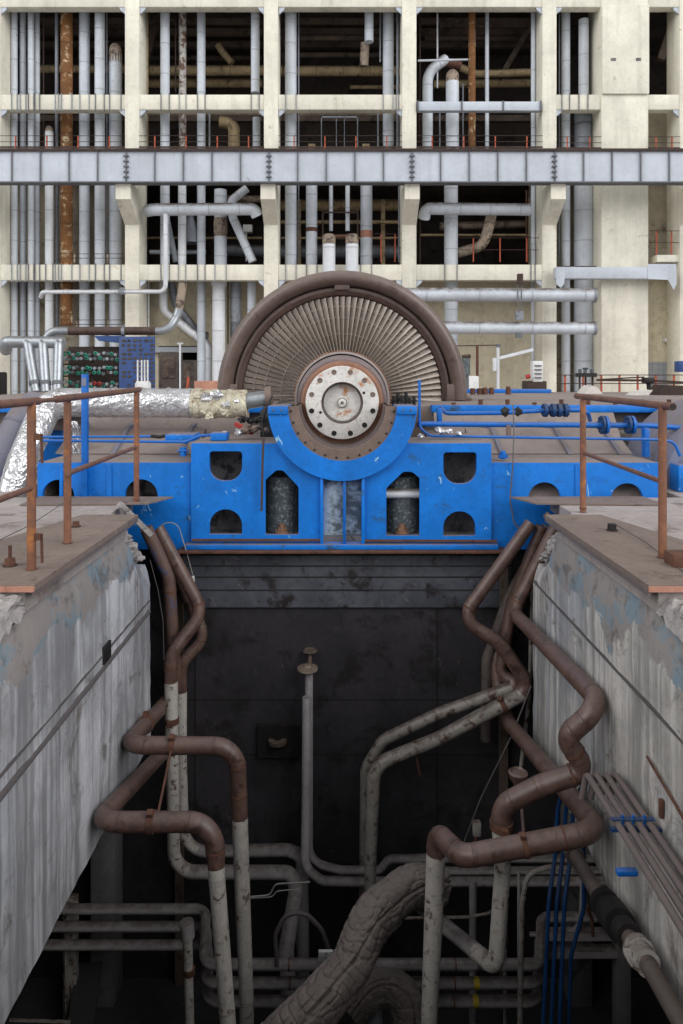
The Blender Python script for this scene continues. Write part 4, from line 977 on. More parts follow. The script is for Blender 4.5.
MB().lathe([(rf + .05, .2), (rf + .085, .2), (rf + .10, .22), (rf + .10, .5)], HC, 'Y', n=72).build('shaft_collar', 'mauve', ro)
MB().lathe([(rf + .10, .5), (rf + .10, .75), (.585, .80), (.585, 1.2)], HC, 'Y', n=72).build('shaft', 'mauve', ro)
YT = 9.5; rt = 47.5 * YT / F
TC = Vector((AXX, YT, AX))
MB().lathe([(.54, .10), (.597, .06), (.617, .06)], TC, 'Y', n=96).build('groove', 'black', ro)
MB().lathe([(.617, .07), (.617, .0), (rt - .002, .0), (rt, .004), (rt, .18), (.52, .18)], TC, 'Y', n=96).build('labyrinth_ring', 'pale_ring', ro)
tm = MB()
for k in range(120):
    t = 2 * PI * k / 120; u = Vector((math.cos(t), 0, math.sin(t))); v = Vector((-u.z, 0, u.x))
    a = TC + u * (rt - .006) + Vector((0, .01, 0)); q = []
    for (du, dv) in ((0, -.011), (0, .011), (.032, .007), (.032, -.007)): q.append(a + u * du + v * dv)
    tm.prism(q, (0, .14, 0))
tm.build('balance_ring', 'rust_ring', ro, flat=True)
MB().lathe([(.60, .18), (.66, .25), (.66, 1.35), (.70, 1.4), (.70, 1.9), (.3, 1.95)], TC, 'Y', n=72).build('rotor_body', 'ring_dark', ro)
NB = 98
rb0, rb1 = .68, 1.575
def blade_mesh():
    mb = MB(); secs = []; K = 9
    for i in range(K + 1):
        u = i / K; r = rb0 + (rb1 - rb0) * u
        st = -math.radians(20 + 30 * u)              # stagger from the axis
        ch = .116 - .004 * u; th = .012 - .009 * u; camb = .022 * (1 - u) + .004
        ring = []
        for (sd, seq) in ((1, (0, .15, .4, .7, 1)), (-1, (.7, .4, .15))):
            for q in seq:
                tt = th * math.sin(PI * min(max(q, .03), .97)) ** .6 * .5 * sd
                a = (q - .5) * ch; bq = camb * math.sin(PI * q) + tt
                y = a * math.cos(st) - bq * math.sin(st); x = a * math.sin(st) + bq * math.cos(st)
                ring.append(Vector((x, y, r)))
        secs.append(ring)
    mb.rings(secs)
    return mb
first = None
lo_a, hi_a = math.radians(-10), math.radians(190)
n_b = 0
for k in range(NB):
    t = 2 * PI * (k + .5) / NB
    if not (lo_a < t < hi_a or t - 2 * PI > lo_a): continue
    if first is None:
        first = blade_mesh().build('blade', 'blade', None, origin=(0, 0, 0)); o = first
    else:
        o = first.copy(); COL.objects.link(o)
    o.parent = ro; o.location = Vector((AXX, YD_, AX)) - ro.location
    o.rotation_euler = (0, PI / 2 - t, 0)
    n_b += 1
for k, rr in enumerate((.98, 1.24, 1.42)):
    ring = [Vector((AXX + rr * math.cos(q), YD_ + .012, AX + rr * math.sin(q))) for q in [math.radians(-8 + 196 * i / 80) for i in range(81)]]
    Path(ring, 0, .006).tube(MB(), n=6).build('lacing_wire', 'blade', ro)

# ---- half ring casing behind the blades
kc = YD_ / F
prof = [(1.60, .35), (1.60, .0), (1.615, -.03), (1.66, -.05), (1.70, -.05), (1.715, -.03), (1.715, .04), (1.735, .05)]
for i in range(13):
    t = PI - PI * i / 12; prof.append((1.735 + .125 * (1 + math.cos(t)), -.02 - .17 * math.sin(t)))
prof += [(1.985, .3), (1.93, .5), (1.60, .5), (1.60, .35)]
rc = MB().lathe(prof, (AXX, YD_, AX), 'Y', math.radians(-2.2), math.radians(182.2), 96).build('diffuser_ring', 'ring')
tag(rc, 'great brown half-ring exhaust casing arching over the blades', 'turbine casing')
MB().lathe([(1.59, .0), (1.59, -.035), (1.605, -.045), (1.655, -.065), (1.655, -.04), (1.605, .0)], (AXX, YD_, AX), 'Y', math.radians(-2.2), math.radians(182.2), 96).build('inner_lip', 'ring_dark', rc)
MB().lathe([(.5, .30), (1.62, .30), (1.62, .34), (.5, .34), (.5, .30)], (AXX, YD_, AX), 'Y', 0, PI, 64).build('inner_diaphragm', 'soot', rc)  # dark annulus added behind the blades so their gaps look shaded
MB().box(AXX - .12, AXX + .12, YD_ - .10, YD_ + .05, AX + 1.67, AX + 1.80, .015).build('lug', 'ring', rc)
for sg in (-1, 1):
    MB().box(AXX + sg * 1.72 - .07, AXX + sg * 1.72 + .07, YD_ - .14, YD_ + .05, .885, 1.15, .02).build('joint_lug', 'ring', rc)
    MB().box(*sorted((AXX + sg * 1.67, AXX + sg * 2.05)), YD_ - .08, YD_ + .4, .885, .95, .01).build('foot_flange', 'ring', rc)

# studs around the split line by the shaft
for i, (px, py, Y, h) in enumerate(((394, 401, 8.6, .16), (398, 401, 8.7, .20), (402, 402, 8.6, .17), (406, 401, 8.8, .22), (410, 402, 8.7, .14), (414, 401, 8.9, .16))):
    b = W(px, 409, Y)
    o = MB().cyl(b, b + Vector((0, 0, h + .0)), .022, 8).cyl(b + Vector((0, 0, h * .55)), b + Vector((0, 0, h * .75)), .036, 6).build('casing_stud', 'black')
    tag(o, ('first', 'second', 'third', 'fourth', 'fifth', 'sixth')[i] + ' from the left of the black studs just right of the coupling flange', 'stud', 'black casing studs')
# pedestal boxes flanking the bearing
for k, (a, b, m) in enumerate(((262, 286, 'black'), (402, 425, 'soot2'))):
    o = MB().box(WX(a, 8.4), WX(b, 8.4), 8.2, 8.8, .55, WZ(409, 8.3), .02).build('bearing_pedestal', m); tag(o, 'dark bearing pedestal block ' + ('left', 'right')[k] + ' of the coupling flange', 'pedestal')

# ---- things lying on the casing shelf
random.seed(21)
def clump(name, label, cx, cy, Y, n, r, mat, cat):
    mb = MB()
    for i in range(n):
        mb.blob(W(cx + random.uniform(-r, r) * 1.6, cy + random.uniform(-.3, .2) * r, Y + random.uniform(-.05, .05)), r * Y / F * random.uniform(.35, .6), i + cx, .7, 2, .7)
    tag(mb.build(name, mat, flat=True), label, cat)
clump('debris_heap', 'small heap of greasy debris on the blue casing left of the shaft', 255, 430, 7.9, 10, 9, 'seal', 'debris')
clump('crumpled_foil', 'piece of crumpled foil on the blue casing left of the shaft', 233, 433, 7.8, 3, 7, 'foil', 'foil')
clump('crumpled_foil', 'crumpled foil lying under the blue pipes right of the shaft', 449, 432, 7.9, 5, 7, 'foil', 'foil')
clump('crumpled_foil', 'smaller crumpled foil at the bent foot of the thin blue pipe right of the shaft', 425, 437, 7.85, 2, 5, 'foil', 'foil')
clump('wire_tangle', 'dark tangle of wires under the end of the silver pipe', 252, 420, 8.2, 8, 7, 'black', 'wires')
o = MB().bar(W(236, 424, 8.1), W(252, 433, 7.9), .05, .04).build('loose_bar', 'red'); tag(o, 'short dull red bar lying under the silver pipe end', 'bar')
hpm = lambda name, label, pts, w, mat, fillet=.1, bands=0, **k: hp(name, label, pts, w, mat, fillet, bands, **k)
hp('hose', 'dark hose hanging beside the left saddle flange', [(272, 397, 7.9), (268, 404, 7.8), (262, 422, 7.8), (264, 436, 7.75)], 2, 'black', .05, 0, cat='hose', n=8)
# ---- silver lagged pipe at left
YS = 8.6
r0, p0 = pipe('lagged_pipe', 'silver foil lagged pipe lying across the left casing and bending down', [W(12, 500, 7.95), W(22, 462, 8.1), W(46, 408, YS), W(62, 402.5, YS), W(192, 403, YS)],
              [.17, .17, .18, .18, .18], 'foil', [.2, .5, .3, .2, .2], .55, n=24, bw=.03, bk=1.03)
q = Path([W(192, 403, YS), W(222, 404, YS), W(247, 403, YS)], 0, [.178, .172, .165])
q.tube(MB(), n=22, bands=.2, bw=.06, bk=1.07).build('foam_section', 'foam', r0)['label'] = 'yellowed foam section with torn foil'
q = Path([W(247, 401, YS), W(268, 398, YS)], 0, .10)
q.tube(MB(), n=18).build('pipe_end', 'silver_duct', r0)
q = Path([W(266, 397.5, YS), W(272, 397, YS)], 0, .135); q.tube(MB(), n=18).build('end_flange', 'seal', r0)
random.seed(5)
for k in range(9):
    px = random.uniform(196, 243); c = W(px, random.uniform(392, 417), YS - .15)
    MB().blob(c, random.uniform(.035, .07), k, .8, 2, .8).build('torn_patch', random.choice(('foil', 'foam', 'foam')), r0)
for k in range(5):
    px = 60 + k * 27
    q = Path([W(px, 402.5, YS), W(px + 1.6, 402.5, YS)], 0, .187); q.tube(MB(), n=24).build('foil_band', 'foil', r0)
hp('lagged_pipe', 'broad grey smooth pipe slanting down at the far left edge of the casing', [(39, 405, 9.25), (24, 421, 9.0), (-20, 500, 8.5)], 34, 'dusty_blue', .4, 0, n=22)
tag(MB().bm((lambda b: (bmesh.ops.create_grid(b, x_segments=6, y_segments=10, size=.5), [setattr(v, 'co', Vector((WX(75, 8.3) + v.co.x * .1 + .03 * math.sin(v.co.y * 9), 8.3 + .03 * math.sin(v.co.x * 20 + v.co.y * 6), .55 + v.co.y * .4))) for v in b.verts], bmesh.ops.solidify(b, geom=b.faces[:], thickness=.006), b)[-1])(bmesh.new())).build('foil_strip', 'foil'), 'torn strip of foil hanging below the silver pipe', 'foil')
# blue upright and blue pipes at left
o = MB().box(WX(81.8, 7.42), WX(87.6, 7.42), 7.40, 7.46, 0, WZ(374, 7.42), .004).build('blue_upright', 'blue_clean'); tag(o, 'tall thin blue upright standing before the left casing', 'post')
MB().box(WX(82.4, 7.42), WX(87, 7.42), 7.395, 7.40, WZ(386, 7.42), WZ(378, 7.42)).build('pale_patch', 'dusty_blue', o)
hpm('small_pipe', 'thin blue pipe along the left shelf that steps up at its right end', [(41, 440.5, 7.75), (186, 442, 7.75), (200, 435.5, 7.75), (216, 435, 7.75)], 2.8, 'blue_clean', .08, n=10, flanges=[(1.0, .03, 1.5, 'blue_clean')])
hpm('small_pipe', 'upper thin blue pipe along the left shelf ending in a rusty joint', [(41, 437, 8.2), (152, 436.5, 8.2)], 2.6, 'blue_clean', 0, n=10)
hpm('small_pipe', 'short rusty joint pipe between the two blue boxes on the left shelf', [(151, 436, 8.1), (160, 437, 8.1), (168, 435, 8.1)], 3.4, 'black', .05, n=10)
tag(MB().box(WX(166, 8.0), WX(195, 8.0), 7.95, 8.3, WZ(441, 8.0), WZ(434, 8.0), .01).build('junction_box', 'blue'), 'flat blue box on the left shelf beside the block', 'box')
tag(MB().box(WX(212, 7.8), WX(228, 7.8), 7.7, 7.9, WZ(440, 7.8), WZ(432, 7.8), .01).build('junction_box', 'blue'), 'small blue box at the end of the stepped blue pipe', 'box')
o = MB().cyl(W(183, 456, 7.55), W(183, 447, 7.55), .035, 10).build('drain_cock', 'blue'); tag(o, 'small blue drain cock on the left shelf edge', 'valve')
MB().cyl(W(178, 451, 7.53), W(188, 451, 7.53), .015, 8).build('cock_handle', 'blue_clean', o)
o = MB().cyl(W(548.5, 456, 7.9), W(548.5, 448, 7.9), .03, 10).build('drain_cock', 'blue'); o.location = W(503, 459, 7.7) ; tag(o, 'small blue drain cock in the notch right of the block', 'valve')
MB().box(WX(499, 7.66), WX(508, 7.66), 7.66, 7.70, WZ(458, 7.66), WZ(455, 7.66)).build('cock_handle', 'blue_clean', o)
# ---- blue pipes at right
YP1 = 8.5
r_, p_ = hpm('flanged_pipe', 'upper blue pipe on the right casing with two bolted flange pairs', [(441, 408, 8.9), (446, 413.5, 8.6), (500, 413, YP1), (545, 410.5, YP1), (582, 410, YP1), (588, 413, YP1), (590, 420, YP1 + .3)], 4.2, 'blue_clean', .1)
for px in (545, 553, 559, 565.5):
    c = W(px, 410.3, YP1); mb = MB().cyl(c - Vector((.02, 0, 0)), c + Vector((.02, 0, 0)), .082, 18)
    for j in range(8):
        a = j * PI / 4; d = Vector((0, .062 * math.cos(a), .062 * math.sin(a))); mb.cyl(c + d - Vector((.035, 0, 0)), c + d + Vector((.035, 0, 0)), .011, 6)
    mb.build('flange', 'blue_dark', r_)
MB().cyl(W(549, 410.3, YP1), W(563, 410.3, YP1), .055, 14).build('valve_body', 'blue_dark', r_)
for px in (505, 518):
    c = W(px, 412, YP1); MB().blob(c, .055, px, .5).build('union', 'black', r_)
r_, p_ = hpm('flanged_pipe', 'thick straight blue pipe across the right casing with two large flanges', [(418, 424, 8.2), (650, 425.5, 8.2), (690, 428.5, 8.2)], 5.6, 'blue_clean', .3)
for px in (602, 605.5, 628, 632):
    c = W(px, 424.9, 8.2); mb = MB().cyl(c - Vector((.013, 0, 0)), c + Vector((.013, 0, 0)), .108, 20)
    for j in range(8):
        a = j * PI / 4 + .3; d = Vector((0, .085 * math.cos(a), .085 * math.sin(a))); mb.cyl(c + d - Vector((.03, 0, 0)), c + d + Vector((.03, 0, 0)), .012, 6)
    mb.build('flange', 'blue_clean' if px in (605.5, 632) else 'blue_dark', r_)
hpm('small_pipe', 'thin blue pipe that stands up beside the blades then runs right along the casing', [(419.4, 380, 7.95), (419.4, 428, 7.95), (430, 436, 7.9), (655, 439.5, 7.9), (674, 441.5, 7.9), (680, 456, 7.9)], 2.9, 'blue_clean', .12, n=10)
o = MB().box(WX(643, 8.05), WX(648, 8.05), 8.0, 8.1, .36, WZ(428, 8.05), .004).build('pipe_support', 'blue_clean'); tag(o, 'short blue support under the thick blue pipe at right', 'support')
o = MB().box(WX(436.5, 8.5), WX(441, 8.5), 8.4, 8.5, WZ(424, 8.5), WZ(408, 8.5), .004).build('pipe_support', 'blue_clean'); tag(o, 'short blue support beside the thin standing blue pipe', 'support')
hp('cable', 'thin dark cable drooping down the blue plate right of the block', [(513, 405, 8.4), (514, 430, 7.7), (513, 462, 7.46), (510, 500, 7.46), (514, 523, 7.44), (519, 528, 7.42)], 1.3, 'cable', .15, 0, cat='cable', n=6)
tag(MB().box(WX(506, 8.0), WX(510, 8.0), 7.95, 8.0, WZ(436, 8.0), WZ(425, 8.0)).build('hanging_tag', 'seal'), 'small brown tag hung on the blue pipes right of the block', 'tag')
# big blue-grey end housing at far right and left
o = MB().lathe([(0, .04), (.30, .02), (.90, .02), (.98, 0), (1.0, .04), (1.0, 1.18), (.96, 1.22), (0, 1.24)], (4.68, 8.0, .0), 'Y', 0, PI, 48).build('end_housing', 'dusty_blue'); tag(o, 'rounded blue-grey housing at the right end of the casing', 'housing')
o = MB().box(WX(660, 8.2), WX(720, 8.2), 7.75, 7.97, 0, WZ(463, 7.9), .02).build('blue_bulkhead', 'blue'); tag(o, 'dark blue end panel beyond the right wing of the casing', 'panel')
o = MB().box(WX(-30, 8.9), WX(40, 8.9), 9.6, 9.8, 0, WZ(412, 9.6), .05).build('blue_bulkhead', 'blue'); tag(o, 'blue end panel behind the slanting grey pipe at far left', 'panel')
# ================================================================== pit, platforms and pit pipework
XW, ZB = 1.9, -2.34
def side_wall(sg, mat, name, label):
    random.seed(3 if sg < 0 else 8)
    mb = MB(); ny, nz = 90, 26; y0, y1 = 0.9, 6.95
    def P(i, j):
        y = y0 + (y1 - y0) * i / ny
        top = -.07 - max(0, .16 * noise.noise(Vector((y * 2.3, sg * 3.0, 0)))) - (.10 if y < 4.3 else .02) - .05 * abs(noise.noise(Vector((y * 7, 2, sg))))
        q = max(0.0, min(1.0, (y - 6.15) / .75)); top -= .50 * q * q * (3 - 2 * q) + q * .10 * noise.noise(Vector((y * 9, 5, sg)))
        z = ZB + (top - ZB) * j / nz
        x = XW + .012 * noise.noise(Vector((y * 1.5, z * 1.5, sg))) + .01 * noise.noise(Vector((y * 6, z * 6, sg)))
        if j >= nz - 3: x += (.0, .02, .045, .09)[j - nz + 3] * (1 + noise.noise(Vector((y * 5, z, 7)))) * .8
        zl = -1.03 if sg < 0 else -.73
        if abs(z - zl) < .05 and False: x += .015
        return Vector((sg * x, y, z))
    vs = [P(i, j) for i in range(ny + 1) for j in range(nz + 1)]
    bk = []
    for i in range(ny + 1):
        y = y0 + (y1 - y0) * i / ny; t = P(i, nz)
        bk += [Vector((sg * (XW + .7), y, t.z)), Vector((sg * (XW + .7), y, ZB))]
    k = len(vs); fs = [(i * (nz + 1) + j, (i + 1) * (nz + 1) + j, (i + 1) * (nz + 1) + j + 1, i * (nz + 1) + j + 1) for i in range(ny) for j in range(nz)]
    for i in range(ny):
        a, b = i * (nz + 1) + nz, (i + 1) * (nz + 1) + nz
        fs += [(a, b, k + 2 * i + 2, k + 2 * i), (k + 2 * i, k + 2 * i + 2, k + 2 * i + 3, k + 2 * i + 1), (k + 2 * i + 1, k + 2 * i + 3, (i + 1) * (nz + 1), i * (nz + 1))]
    for i in (0, ny):
        fs.append(tuple([i * (nz + 1) + j for j in range(nz + 1)] + [k + 2 * i, k + 2 * i + 1]))
    mb.add(vs + bk, fs)
    return struct(mb, name, mat, label, 'wall')
wl = side_wall(-1, 'wall_l', 'wall_left', 'stained grey concrete pit wall on the left with a long ledge line')
wr = side_wall(1, 'wall_r', 'wall_right', 'stained concrete pit wall on the right with a crack line')
# ledge line / conduit on the left wall and joint line on the right wall
pipe('wall_conduit', 'thin dark conduit running along the left pit wall', [(-XW + .0, 1.2, -1.05), (-XW - .0, 6.9, -1.03)], .022, 'cable', 0, n=8, cat='conduit')
tag(MB().box(-XW - .02, -XW + .012, 1.2, 6.9, -.93, -.92).build('formwork_joint', 'cable'), 'fine formwork joint above the conduit on the left wall', 'joint', kind='structure')
tag(MB().box(XW - .012, XW + .02, 1.2, 6.9, -.74, -.725).build('formwork_joint', 'cable'), 'dark formwork joint along the right pit wall', 'joint', kind='structure')
tag(MB().box(-XW - .01, -XW + .02, 5.55, 5.72, -1.0, -.86, .005).build('wall_plate', 'black'), 'small dark steel plate set in the left pit wall above the conduit', 'plate')
hp('wire', 'slack wire hanging beside the left pit wall end', [(150, 560, 6.9), (158, 590, 6.95), (163, 620, 6.95), (164, 660, 7.0)], .7, 'cable', .2, 0, cat='wire', n=6)
# platforms
for sg, nm, lb in ((-1, 'floor_left', 'left dusty concrete platform beside the pit'), (1, 'floor_right', 'right dusty concrete platform beside the pit')):
    x0, x1 = sorted((sg * (XW + .02), sg * 9))
    mb = MB().box(x0, x1, 4.24, 6.2, -.14, -.005)
    a_, b_, c_ = sg * (XW + .02), sg * 2.18, sg * 9
    mb.prism([(a_, 6.2, -.14), (b_, 6.62, -.14), (b_, 7.0, -.14), (c_, 7.0, -.14), (c_, 6.2, -.14)], (0, 0, .135))
    x2, x3 = sorted((sg * 2.22, sg * 9)); mb.box(x2, x3, 7.0, 7.45, -.14, -.005)
    x2, x3 = sorted((sg * (XW + .62), sg * 9)); mb.box(x2, x3, -3, 4.15, -.14, -.005)
    struct(mb, nm, 'platform', lb, 'floor')
struct(MB().box(-2.5, 2.5, -3, 1.1, -.14, -.005), 'floor_near', 'platform', 'concrete platform at the near end of the pit', 'floor')
# steel floor plates along the pit edges
def fplate(sg, pts, t, label, name='floor_plate'):
    o = MB().prism([(x, y, .0) for x, y in pts], (0, 0, t)).build(name, 'plate', flat=True)
    tag(o, label, 'plate'); return o
for sg, w_ in ((-1, 'left'), (1, 'right')):
    o = fplate(sg, [(sg * 1.855, 4.22), (sg * 2.95, 4.22), (sg * 2.35, 6.35), (sg * 1.845, 6.35)], .035, 'brown steel floor plate overhanging the %s pit edge under the handrail' % w_)
    MB().box(*sorted((sg * 1.85, sg * 2.95)), 4.205, 4.222, -.002, .030).build('front_edge', 'plate_edge', o)
    MB().box(*sorted((sg * 1.845, sg * 1.865)), 4.22, 6.35, -.028, .0).build('side_edge', 'conduit', o)
    fplate(sg, [(sg * 1.78, 7.40), (sg * 1.95, 7.02), (sg * 3.2, 6.96), (sg * 3.2, 7.42)], .014, 'thin brown cover plate jutting out before the blue casing on the %s' % w_, 'cover_plate')
    # broken concrete along the edge
    random.seed(30 + sg)
    for k in range(16):
        y = random.uniform(3.5, 4.2); x = sg * random.uniform(1.91, 2.3)
        o = MB().blob((x, y, -.15 + .10 * max(0, min(1, (y - 3.7) / .45)) + random.uniform(-.02, .03)), random.uniform(.03, .085), k + 20 * sg, 1.1, 2, .5).build('concrete_chunk', 'rubble', flat=True)
        tag(o, 'lump of broken grey concrete at the near %s pit edge' % w_, 'rubble', 'broken concrete on the %s edge' % w_)
    mb = MB(); nx, ny = 22, 44; g = []
    for a in range(nx + 1):
        for b in range(ny + 1):
            x = 1.90 + 1.05 * a / nx; y = 2.2 + 2.03 * b / ny
            g.append(Vector((sg * x, y, -.165 + .05 * noise.noise(Vector((x * 7, y * 7, sg))) + .05 * noise.noise(Vector((x * 17, y * 17, sg))) + .13 * max(0, min(1, (y - 3.7) / .45)) - (.09 if a == 0 else .03 if a == 1 else 0))))
    mb.add(g, [(a * (ny + 1) + b, (a + 1) * (ny + 1) + b, (a + 1) * (ny + 1) + b + 1, a * (ny + 1) + b + 1) for a in range(nx) for b in range(ny)])
    o = mb.build('edge_bed', 'rubble', flat=True); tag(o, 'rough broken concrete bed at the near %s platform edge' % w_, 'concrete', kind='structure')
for sg, w_ in ((-1, 'left'), (1, 'right')):
    mb = MB()
    for k in range(5): mb.blob((sg * (2.02 + .06 * (k % 2)), 6.45 + .10 * k, -.20 - .07 * k), .07 + .025 * (k % 2), k + 9 * sg, .9, 3, .8)
    tag(mb.build('broken_corner', 'rubble', flat=True), 'broken concrete corner at the far end of the %s pit wall' % w_, 'rubble')
o = MB().bar(W(120, 504, 6.75), W(150, 534, 6.9), .13, .05).build('concrete_slab', 'rubble'); tag(o, 'narrow broken slab leaning at the far left corner of the pit', 'slab')
o = MB().bar(W(545, 514, 6.9), W(558, 526, 6.85), .09, .05).build('steel_offcut', 'soot2'); tag(o, 'dark steel offcut in the gap at the right platform corner', 'scrap')
# handrails
hr = empty('handrail', (-2.05, 5.2, 0), 'rusty brown tube handrail on the left platform with three posts', 'handrail')
zr = 1.13
for (px, y) in ((31.5, 575), (67.5, 548), (135, 503)):
    Y = EYE * F / (y - HY); x = WX(px, Y) if px != 135 else WX(136.5, Y)
    MB().cyl((x, Y, .0), (x, Y, zr), .028, 16).build('post', 'rust_post', hr)
    MB().lathe([(.037, .034), (.036, .040), (.028, .044)], (x, Y, 0), 'Z', n=16).build('base_ring', 'rust', hr)
MB().cyl((-2.0, 2.6, zr + .0), (-2.02, 4.66, zr), .027, 16).build('top_rail', 'rust_rail', hr)
MB().cyl((-2.02, 4.6, zr), (-2.03, 5.02, zr), .016, 12).build('rail_joint', 'rust_rail', hr)
MB().cyl((-2.03, 4.98, zr), (-2.085, 7.22, zr + .02), .027, 16).build('top_rail', 'rust_rail', hr)
MB().cyl((-2.0, 2.6, .57), (-2.02, 4.56, .57), .02, 12).build('mid_rail', 'rust_rail', hr)
MB().cyl((-2.035, 5.21, .57), (-2.085, 7.1, .57), .02, 12).build('mid_rail', 'rust_rail', hr)
Y = 4.56
for z in (.90, .25):
    mb = MB().bar((-2.0, Y, z), (-1.955, Y, z), .03, .04).bar((-1.955, Y, z + .02), (-1.95, Y, z - .17), .014, .014); mb.build('gate_hook', 'rust', hr)
hr = empty('handrail', (2.26, 5.7, 0), 'rusty brown tube handrail on the right platform with an open cut end', 'handrail')
for (px, y) in ((583, 512), (662.5, 563)):
    Y = EYE * F / (y - HY); x = WX(px, Y)
    MB().cyl((x, Y, .0), (x, Y, 1.09), .028, 16).build('post', 'rust_post', hr)
    MB().lathe([(.037, .034), (.036, .040), (.028, .044)], (x, Y, 0), 'Z', n=16).build('base_ring', 'rust', hr)
MB().cyl((2.30, 6.85, 1.095), (2.225, 4.70, 1.09), .027, 16).build('top_rail', 'rust_rail', hr)
MB().cyl((2.225, 4.703, 1.09), (2.2249, 4.698, 1.09), .021, 16).build('open_end', 'black', hr)
MB().cyl((2.30, 6.64, .56), (2.23, 4.85, .56), .018, 12).build('mid_rail', 'rust_rail', hr)
# stubs on the platforms
def stub(px, y, r, h, label, rod=0.0, mat='rust', n=6):
    Y = EYE * F / (y - HY); c = Vector((WX(px, Y), Y, .03))
    o = MB().cyl(c, c + Vector((0, 0, h)), r, n).build('anchor_bolt', mat); tag(o, label, 'bolt')
    if rod: MB().cyl(c + Vector((0, 0, h)), c + Vector((0, 0, h + rod)), .012, 8).build('threaded_rod', 'rust', o)
    MB().cyl(c, c + Vector((0, 0, .012)), r * 1.35, 14).build('washer', 'rail_dark', o)
stub(10, 571, .035, .055, 'rusty anchor nut with a threaded rod on the left platform edge', .085)
stub(76, 531, .03, .05, 'rusty bolt stub behind the second left handrail post')
stub(612, 535, .035, .06, 'dark bolt stub with an orange top on the right floor plate', 0, 'black', 12)
c = W(681, 573, 4.65); tag(MB().box(c.x - .07, c.x + .1, 4.6, 4.75, .03, .12, .01).build('rusty_lug', 'rust'), 'rusty angle lug at the right platform edge of the photo', 'lug')
hp('cable', 'grey cable lying along the back of the left floor plate', [(0, 545, 5.2), (30, 530, 5.6), (66, 505, 7.0)], 1.0, 'cable', .2, 0, cat='cable', n=6)[0].location.z = .035
hp('cable', 'grey cable lying along the back of the right floor plate', [(617, 532, 5.75), (645, 549, 5.25), (690, 585, 4.4)], 1.0, 'cable', .2, 0, cat='cable', n=6)[0].location.z = .035
# pit shell
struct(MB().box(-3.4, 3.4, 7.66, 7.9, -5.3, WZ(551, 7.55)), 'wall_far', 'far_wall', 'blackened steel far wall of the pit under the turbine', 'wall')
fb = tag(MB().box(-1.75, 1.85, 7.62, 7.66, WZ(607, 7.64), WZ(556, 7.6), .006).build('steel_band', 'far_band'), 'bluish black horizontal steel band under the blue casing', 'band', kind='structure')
for y in (566, 577, 590): MB().box(-1.75, 1.85, 7.612, 7.622, WZ(y + .6, 7.62), WZ(y - .6, 7.62)).build('weld_seam', 'far_wall', fb)
for px in (195, 437): 
    tag(MB().box(WX(px, 7.65) - .005, WX(px, 7.65) + .005, 7.655, 7.665, -3.8, WZ(610, 7.65)).build('wall_seam', 'black'), 'vertical weld seam on the far pit wall, %s' % {195: 'at the left pipe pair', 437: 'above the white sloping pipes'}[px], 'seam', kind='structure')
for y in (700, 755): tag(MB().box(-1.7, 1.9, 7.656, 7.664, WZ(y + .3, 7.65), WZ(y - .3, 7.65)).build('wall_seam', 'black'), 'horizontal weld seam across the far pit wall, %s' % ('upper' if y == 700 else 'lower'), 'seam', kind='structure')
o = MB().box(WX(258, 7.62), WX(301, 7.62), 7.60, 7.66, WZ(757, 7.62), WZ(725, 7.62)).build('wall_recess', 'black'); tag(o, 'square black recess panel in the far pit wall', 'recess', kind='structure')  # raised black slab painted in place of the hole's shade
MB().lathe([(.05, 0), (.10, .01), (.10, .05), (.05, .06)], (WX(277, 7.55), 7.6, WZ(746, 7.55)), 'Z', n=18).build('ring_flange', 'soot2', o)
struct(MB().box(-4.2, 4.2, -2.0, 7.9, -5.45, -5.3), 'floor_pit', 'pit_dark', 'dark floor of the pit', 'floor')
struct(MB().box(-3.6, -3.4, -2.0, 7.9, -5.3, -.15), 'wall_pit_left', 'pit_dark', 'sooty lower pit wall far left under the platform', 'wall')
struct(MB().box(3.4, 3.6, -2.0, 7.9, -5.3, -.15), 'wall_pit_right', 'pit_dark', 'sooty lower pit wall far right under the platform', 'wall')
struct(MB().box(-3.4, 3.4, .9, 1.1, -5.3, -.15), 'wall_pit_near', 'pit_dark', 'pit wall behind the viewer', 'wall')  # unseen wall set forward to keep sky light out of the pit
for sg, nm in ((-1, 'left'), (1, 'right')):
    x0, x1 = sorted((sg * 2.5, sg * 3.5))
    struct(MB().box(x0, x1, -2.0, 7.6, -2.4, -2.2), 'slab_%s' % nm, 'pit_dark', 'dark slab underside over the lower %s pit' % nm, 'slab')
    x0, x1 = sorted((sg * 2.62, sg * 2.38))
    struct(MB().box(x0, x1, 7.3, 7.62, -5.3, -2.4, .01), 'pier_%s' % nm, 'pier', 'grey concrete pier standing below the %s wall' % nm, 'pillar')
for sg in (-1, 1):
    w_ = 'left' if sg < 0 else 'right'
    x0, x1 = sorted((sg * 1.72, sg * 1.80))
    o = MB().box(x0, x1, 7.56, 7.655, -5.3, -.66).build('steel_column', 'soot2'); tag(o, 'dark steel column in the far %s corner of the pit' % w_, 'column', kind='structure')

R = .071
BR = 'brown_pipe'
